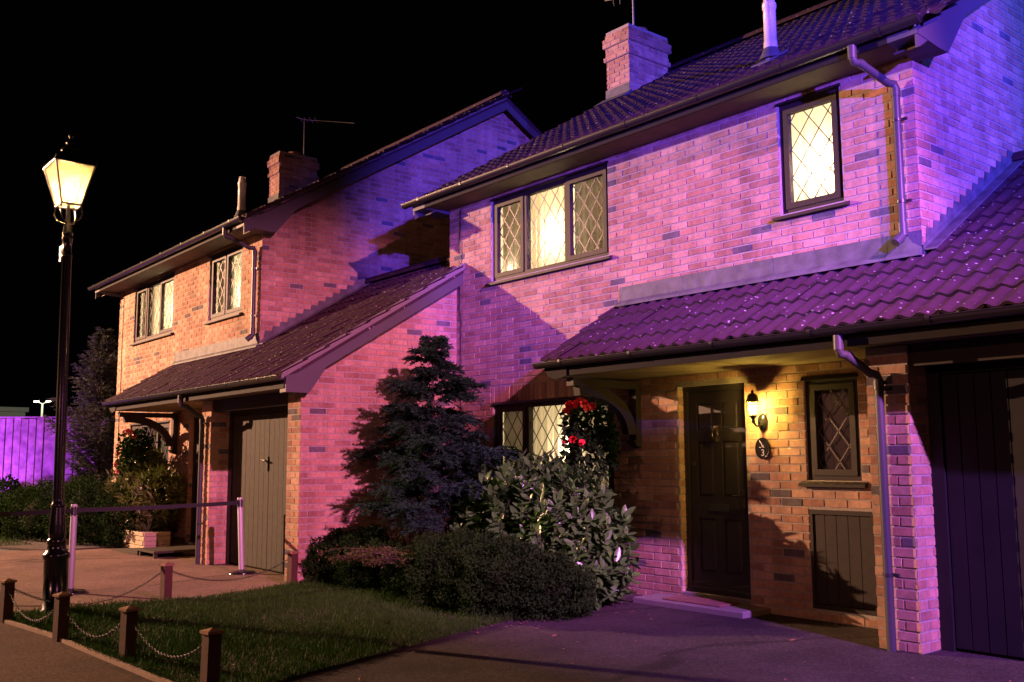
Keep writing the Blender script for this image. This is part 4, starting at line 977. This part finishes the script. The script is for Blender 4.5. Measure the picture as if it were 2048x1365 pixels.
for (x0,z0,x1,z1,w) in ((-.03,.075,-.012,.045,.005),(-.012,.055,.004,.012,.005),(-.008,.02,.022,.008,.005),(-.035,.012,-.012,.006,.004),(.004,.03,.018,.018,.004),(.03,-.072,.042,-.074,.005)):
    d=Vector((x1-x0,0,z1-z0)); nn=Vector((-d.z,0,d.x)).normalized()*w; A_=Vector((x0,-.0175,z0)); B_=Vector((x1,-.0175,z1))
    b.mesh([A_-nn*.4,(A_+B_)/2-nn,B_-nn*.3,B_+nn*.3,(A_+B_)/2+nn,A_+nn*.4],[(0,1,4,5),(1,2,3,4)])
b.build('motif',M['paint'],pq,kind='stuff')
b = MB(); b.bev((-2.62,-.36,.0585),(-1.92,-.06,.074),.006); tag(b.build('doormat',M['mat']),'reddish coir doormat on the stone step before the dark door','doormat')
# door light of the far house
# ------------------------------------------------------------------ aerials
ae = empty('tv_aerial',(-6.55,3.6,8.20)); tag(ae,'tv aerial pole on the chimney of the near house','aerial','roof aerials')
b = MB(); b.tube([(0,0,0),(0,0,1.15)],.016,8); b.build('mast',M['steel'],ae)
b = MB(); b.tube([(-.55,-.1,.82),(-.18,-.02,.76)],.006,6); b.tube([(-.45,0,.86),(-.38,-.06,.68)],.004,5); b.tube([(-.30,0,.86),(-.24,-.06,.66)],.004,5); b.tube([(-.18,-.02,.76),(0,0,.8)],.006,6); b.build('boom',M['steel'],ae)
ae = empty('tv_aerial',(-15.75,2.45,8.20)); tag(ae,'tv aerial with long rod on the chimney of the far house','aerial','roof aerials')
b = MB(); b.tube([(0,0,0),(0,0,.92)],.016,8); b.build('mast',M['steel'],ae)
b = MB(); b.tube([(-.12,-.15,1.0),(.0,.0,.94),(.95,.75,.76)],.009,6)
for k in range(4): b.tube([(-.08+.10*k,-.06+.08*k-.05,.96-.02*k+.06),(-.08+.10*k,-.06+.08*k+.05,.96-.02*k-.06)],.004,5)
b.build('boom',M['steel'],ae)

# ------------------------------------------------------------------ street lamp
LX,LY = -5.93,-5.0
lp = empty('street_lamp',(LX,LY,0),0); lp.rotation_euler = (0,-.055,0); tag(lp,'lit black Victorian style street lamp at the corner of the lawn','street lamp')
b = MB(); b.lathe([(.125,0),(.125,.05),(.108,.06),(.108,.50),(.118,.515),(.122,.535),(.116,.555),(.10,.57),(.085,.60),(.082,.64),(.09,.655),(.088,.68),(.07,.70)],(0,0,0),24); b.build('base',M['iron'],lp)
b = MB(); pr=[]
n=24
for r_,z in ((.072,.70),(.078,.74),(.074,.82),(.064,.92),(.058,.98)): pr.append((r_,z))
vs=[]; 
for r_,z in pr:
    for k in range(48): rr=r_*(1-.06*(k%4==0)-.03*(k%4 in(1,3))); vs.append((rr*math.cos(2*math.pi*k/48),rr*math.sin(2*math.pi*k/48),z))
b.mesh(vs,[(l*48+k,l*48+(k+1)%48,(l+1)*48+(k+1)%48,(l+1)*48+k) for l in range(4) for k in range(48)],False)
b.lathe([(.058,.98),(.066,.985),(.066,1.005),(.055,1.02),(.05,1.05)],(0,0,0),20); b.build('fluted_shaft',M['iron'],lp)
b = MB(); b.lathe([(.05,1.05),(.048,2.0),(.043,3.40),(.05,3.405),(.05,3.43),(.043,3.44),(.042,3.58),(.05,3.59),(.05,3.605),(.043,3.61),(.043,3.63),(.05,3.635),(.05,3.65),(.042,3.66),(.04,3.72),(.022,3.74),(.018,3.93)],(0,0,0),20); b.build('column',M['iron'],lp)
b = MB(); b.box((-.075,-.05,3.37),(-.035,.0,3.52)); b.tube([(-.07,-.04,3.40),(.075,.03,3.40)],.01,6); b.build('ladder_bracket',M['iron'],lp)
ang = R(2)
def rot(x,y): return (x*math.cos(ang)-y*math.sin(ang), x*math.sin(ang)+y*math.cos(ang))
zb,zt,hb,ht = 3.93,4.33,.092,.185
cr = [(-1,-1),(1,-1),(1,1),(-1,1)]
bot=[(*rot(a*hb,c*hb),zb) for a,c in cr]; top=[(*rot(a*ht,c*ht),zt) for a,c in cr]
f = MB()
for k in range(4):
    f.tube([bot[k],top[k]],.010,6); f.tube([bot[k],bot[(k+1)%4]],.012,6); f.tube([top[k],top[(k+1)%4]],.015,6)
    f.tube([(top[k][0],top[k][1],zt),(top[k][0]*1.03,top[k][1]*1.03,zt+.045)],[.012,.006],6)
for a,c in cr:
    x,y = rot(a*.09,c*.09); f.tube([(0,0,3.74),(x*.9,y*.9,3.78),(x*1.15,y*1.15,3.85),(x,y,3.93)],.007,6)
lf = f.build('lantern_frame',M['iron'],lp)
for k in range(4):
    p = MB(); p.face([bot[k],bot[(k+1)%4],top[(k+1)%4],top[k]]); p.build('lantern_pane',M['lampglass'],lf)
p = MB(); rf_=[(*rot(a*.203,c*.203),zt+.012) for a,c in cr]; r2=[(*rot(a*.10,c*.10),zt+.14) for a,c in cr]; r3=[(*rot(a*.08,c*.08),zt+.16) for a,c in cr]; 
p.mesh(rf_+r2+r3,[(k,(k+1)%4,4+(k+1)%4,4+k) for k in range(4)]+[(4+k,4+(k+1)%4,8+(k+1)%4,8+k) for k in range(4)]+[(3,2,1,0)])
p.lathe([(.085,zt+.155),(.09,zt+.17),(.06,zt+.21),(.035,zt+.24),(.045,zt+.255),(.02,zt+.275),(.012,zt+.30),(.024,zt+.325),(.018,zt+.345),(.0,zt+.365)],(0,0,0),14); p.build('lantern_roof',M['iron'],lp)
p = MB(); p.lathe([(.0,4.0),(.02,4.01),(.035,4.06),(.04,4.10),(.03,4.14),(.0,4.17)],(0,0,0),12); p.build('bulb',M['bulb'],lp)
p = MB(); p.tube([(0,0,3.93),(0,0,4.0)],.018,8); p.build('bulb_holder',M['brass'],lp)
point('street_lamp_light',(0,0,4.10),300,(1,.52,.20),.05,lp)

# ------------------------------------------------------------------ posts and chains
posts = [(-5.72,-5.46,'leftmost short timber post at the path edge'),(-4.42,-5.35,'short timber post in front of the street lamp base'),(-3.32,-5.19,'third short timber post along the path edge'),(-2.02,-5.12,'nearest short timber post at the right end of the path edge'),(-6.14,-3.89,'short timber post at the lawn edge between lamp and garage'),(-6.46,-2.33,'short timber post against the corner of the pink garage wall')]
PH=.37; pobj=[]
for i,(x,y,lab) in enumerate(posts):
    r_ = empty('timber_post',(x,y,0),R(random.uniform(-6,6))+.1); tag(r_,lab,'post','timber posts round the lawn')
    r_.rotation_euler.x = random.uniform(-.02,.02); r_.rotation_euler.y = random.uniform(-.02,.02)
    b=MB(); b.bev((-.043,-.043,-.05),(.043,.043,PH-.02),.005); b.build('shaft',M['post'],r_)
    b=MB(); b.mesh([(-.055,-.055,PH-.02),(.055,-.055,PH-.02),(.055,.055,PH-.02),(-.055,.055,PH-.02),(-.055,-.055,PH-.004),(.055,-.055,PH-.004),(.055,.055,PH-.004),(-.055,.055,PH-.004),(0,0,PH+.016)],[(3,2,1,0),(0,1,5,4),(1,2,6,5),(2,3,7,6),(3,0,4,7),(4,5,8),(5,6,8),(6,7,8),(7,4,8)]); b.build('cap',M['cap'],r_)
def chain(a,b,sag,label):
    A_=Vector(a);B_=Vector(b); n=60; pts=[A_.lerp(B_,t)+Vector((0,0,-sag*4*t*(1-t))) for t in [k/n for k in range(n+1)]]
    L=[0]; 
    for p,q in zip(pts,pts[1:]): L.append(L[-1]+(q-p).length)
    mb=MB(); s=.012; k=0
    while s < L[-1]-.01:
        j=max(i for i in range(len(L)) if L[i]<=s); f=(s-L[j])/(L[j+1]-L[j]); p=pts[j].lerp(pts[j+1],f); t=(pts[j+1]-pts[j]).normalized()
        sd=t.cross(Vector((0,0,1))).normalized(); upv=sd.cross(t); w=sd if k%2 else upv
        w=(w+ (upv if k%2 else sd)*.3).normalized()
        ring=[p+t*(.0175*math.cos(q))+w*(.0095*math.sin(q)) for q in [2*math.pi*i/10 for i in range(10)]]
        mb.tube(ring+[ring[0]],.0028,5,cap=False); s+=.0255; k+=1
    tag(mb.build('chain',M['chain']),label,'chain','chains between the timber posts')
def hk(i,dx=0,dy=0): return (posts[i][0]+dx,posts[i][1]+dy,PH-.075)
chain(hk(0,.045),hk(1,-.045),.20,'drooping chain between the leftmost post and the post before the lamp')
chain(hk(1,.045),hk(2,-.045),.19,'drooping chain between the post before the lamp and the third path post')
chain(hk(2,.045),hk(3,-.045),.17,'drooping chain between the third path post and the nearest post')
chain(hk(0,.0,.045),hk(4,0,-.045),.22,'chain passing behind the lamp base from the leftmost post to the lawn edge')
chain(hk(4,0,.045),hk(5,0,-.045),.16,'chain from the lawn edge post to the post at the garage wall')

# ------------------------------------------------------------------ queue stanchions and belt
def stanchion(x,y,lean,label):
    r_=empty('queue_stanchion',(x,y,0)); tag(r_,label,'stanchion','queue stanchions on the driveway'); r_.rotation_euler=(lean*.6,-lean,0)
    b=MB(); b.lathe([(.17,0),(.17,.012),(.15,.026),(.05,.04),(.036,.05)],(0,0,0),24); b.build('base',M['iron'],r_)
    b=MB(); b.lathe([(.034,.03),(.034,.93),(.03,.945)],(0,0,0),18); b.build('tube',M['steel'],r_)
    b=MB(); b.lathe([(.0365,.83),(.0365,.915)],(0,0,0),8); b.box((-.008,-.0375,.82),(.008,.0375,.925)); b.box((-.0375,-.008,.82),(.0375,.008,.925)); b.build('belt_head',M['belt'],r_)
stanchion(-7.44,-4.45,.0,'silver queue stanchion standing behind the street lamp')
stanchion(-7.95,-2.27,.05,'silver leaning queue stanchion before the greyish garage door')
def belt(a,b,sag,label):
    A_=Vector(a);B_=Vector(b); mb=MB(); n=14; pts=[A_.lerp(B_,t)+Vector((0,0,-sag*4*t*(1-t))) for t in [k/n for k in range(n+1)]]
    d=(B_-A_).normalized(); s=d.cross(Vector((0,0,1))).normalized()*.0015
    vs=[]; 
    for p in pts: vs+=[p-s+Vector((0,0,-.024)),p-s+Vector((0,0,.024)),p+s+Vector((0,0,.024)),p+s+Vector((0,0,-.024))]
    mb.mesh(vs,[(k*4+i,k*4+(i+1)%4,k*4+4+(i+1)%4,k*4+4+i) for k in range(n) for i in range(4)]); tag(mb.build('belt',M['belt']),label,'belt','black queue belts')
belt((-7.46,-4.41,.88),(-8.0,-2.31,.88),.01,'black retractable belt stretched between the two silver stanchions')
belt((-7.46,-4.49,.88),(-9.6,-7.0,.86),.05,'black belt running left from the stanchion behind the lamp')

# ------------------------------------------------------------------ ramp, planter
rp=empty('wooden_ramp',(-11.5,-2.1,0),0); tag(rp,'low dark wooden access ramp leading to the door of the far house','ramp')
b=MB(); b.prism([(-.95,.004),(.25,.004),(.25,.105),(-.95,.022)],'y',-.36,.40); b.build('ramp_deck',M['wood'],rp)
b=MB(); b.bev((.253,-.36,.07),(.95,.50,.106),.005); b.build('landing',M['wood'],rp)
for x in (.27,.86):
    b=MB(); b.box((x,-.34,0),(x+.05,-.29,.07)); b.build('leg',M['wood'],rp)
pl=empty('brick_planter',(-12.12,-2.02,.03)); tag(pl,'small pale brick planter beside the door of the far house','planter')
b=MB(); b.box((-.46,-.20,0),(.46,.20,.26)); b.build('planter_core',M['mortar'],pl)
for k in range(4):
    for q in range(5):
        x0_=-.47+q*.19+(-.06 if k%2 else 0); a_,b2_=max(-.47,x0_),min(.47,x0_+.18)
        if b2_-a_<.03: continue
        c=MB(); c.bev((a_,-.215,k*.07+.004),(b2_,-.19,k*.07+.064),.005); c.build('brick',M['block'],pl)
    for q in range(2):
        c=MB(); c.bev((.455,-.21+q*.21,k*.07+.004),(.475,-.01+q*.21,k*.07+.064),.005); c.build('brick',M['block'],pl)
yc=empty('spiky_plant',(-12.12,-2.02,.27)); tag(yc,'spiky sword leaved plant growing in the small brick planter','plant')
for k in range(22):
    a=k*2.4; t=random.uniform(.25,1.0); L=random.uniform(.35,.6); d=Vector((math.cos(a)*t,math.sin(a)*t,1.15-t*.6)).normalized(); s=d.cross(Vector((0,0,1))).normalized()
    c=MB(); vs=[]
    for u in (0,.35,.7,1): p=d*L*u+Vector((0,0,-.22*L*u*u)); w=.014*(1-u*.95); vs+=[p-s*w,p+s*w]
    c.mesh(vs,[(i*2,i*2+1,i*2+3,i*2+2) for i in range(3)]); c.build('leaf',M['yucca'],yc)

# ------------------------------------------------------------------ fence, far building, far lamp
F0=Vector((-22.6,-4.2,0)); F1=Vector((-19.0,.6,0)); fr=empty('board_fence',F0,math.atan2((F1-F0).y,(F1-F0).x)); tag(fr,'tall close board timber fence washed in purple light','fence')
LF=(F1-F0).length; bwid=.175
bm_=[]
for v in range(4):
    mb=MB(); mb.bev((.004*v,-.014,.12),(.152+.003*v,.014,2.40+.010*v),.004); bm_.append(mb.data('fence_board'))
for k in range(int(LF/bwid)):
    o=link('fence_board',bm_[k%4],M['fence'],fr); o.location=(k*bwid,random.uniform(-.006,.006),0); o.rotation_euler=(random.uniform(-.004,.004),random.uniform(-.003,.003),random.uniform(.02,.09))
    o=link('fence_board',bm_[(k+1)%4],M['fence'],fr); o.location=(k*bwid+.088,.068,0)
for z in (.4,1.3,2.2):
    mb=MB(); mb.box((0,.02,z),(LF,.05,z+.09)); mb.build('fence_rail',M['fence'],fr)
mb=MB(); mb.box((0,-.045,2.425),(LF,.06,2.455)); mb.build('capping_rail',M['fence'],fr)
mb=MB(); mb.box((0,-.03,-.05),(LF,.02,.16)); mb.build('gravel_board',M['fence'],fr)
bd=empty('low_building',(-128,22,0)); tag(bd,'pale flat roofed building far beyond the purple fence','building')
mb=MB(); mb.box((-30,-9,0),(-1,1.0,7.6)); mb.build('wall',M['building'],bd)
mb=MB(); mb.box((-30.5,-9.4,7.6),(-.6,1.3,8.15)); mb.build('roof',M['building'],bd)
fl=empty('twin_head_lamp',(-103.8,18.75,0)); tag(fl,'distant lit car park lamp with two heads above the fence','street lamp')
mb=MB(); mb.tube([(0,0,0),(0,0,7.3)],[.14,.10],8); mb.build('pole',M['building'],fl)
mb=MB(); mb.tube([tuple(RT*-.5+Vector((0,0,7.5))),(0,0,7.28),tuple(RT*.5+Vector((0,0,7.5)))],.05,6); mb.build('crossarm',M['building'],fl)
for s in (-1,1):
    mb=MB(); c=RT*.62*s+Vector((0,0,7.55)); mb.bev((c.x-.17,c.y-.22,c.z-.09),(c.x+.17,c.y+.22,c.z+.07),.03); mb.build('lamp_head',M['farbulb'],fl)
point('car_park_light',(-101,18,10.5),3500,(1,.95,.7),.3)
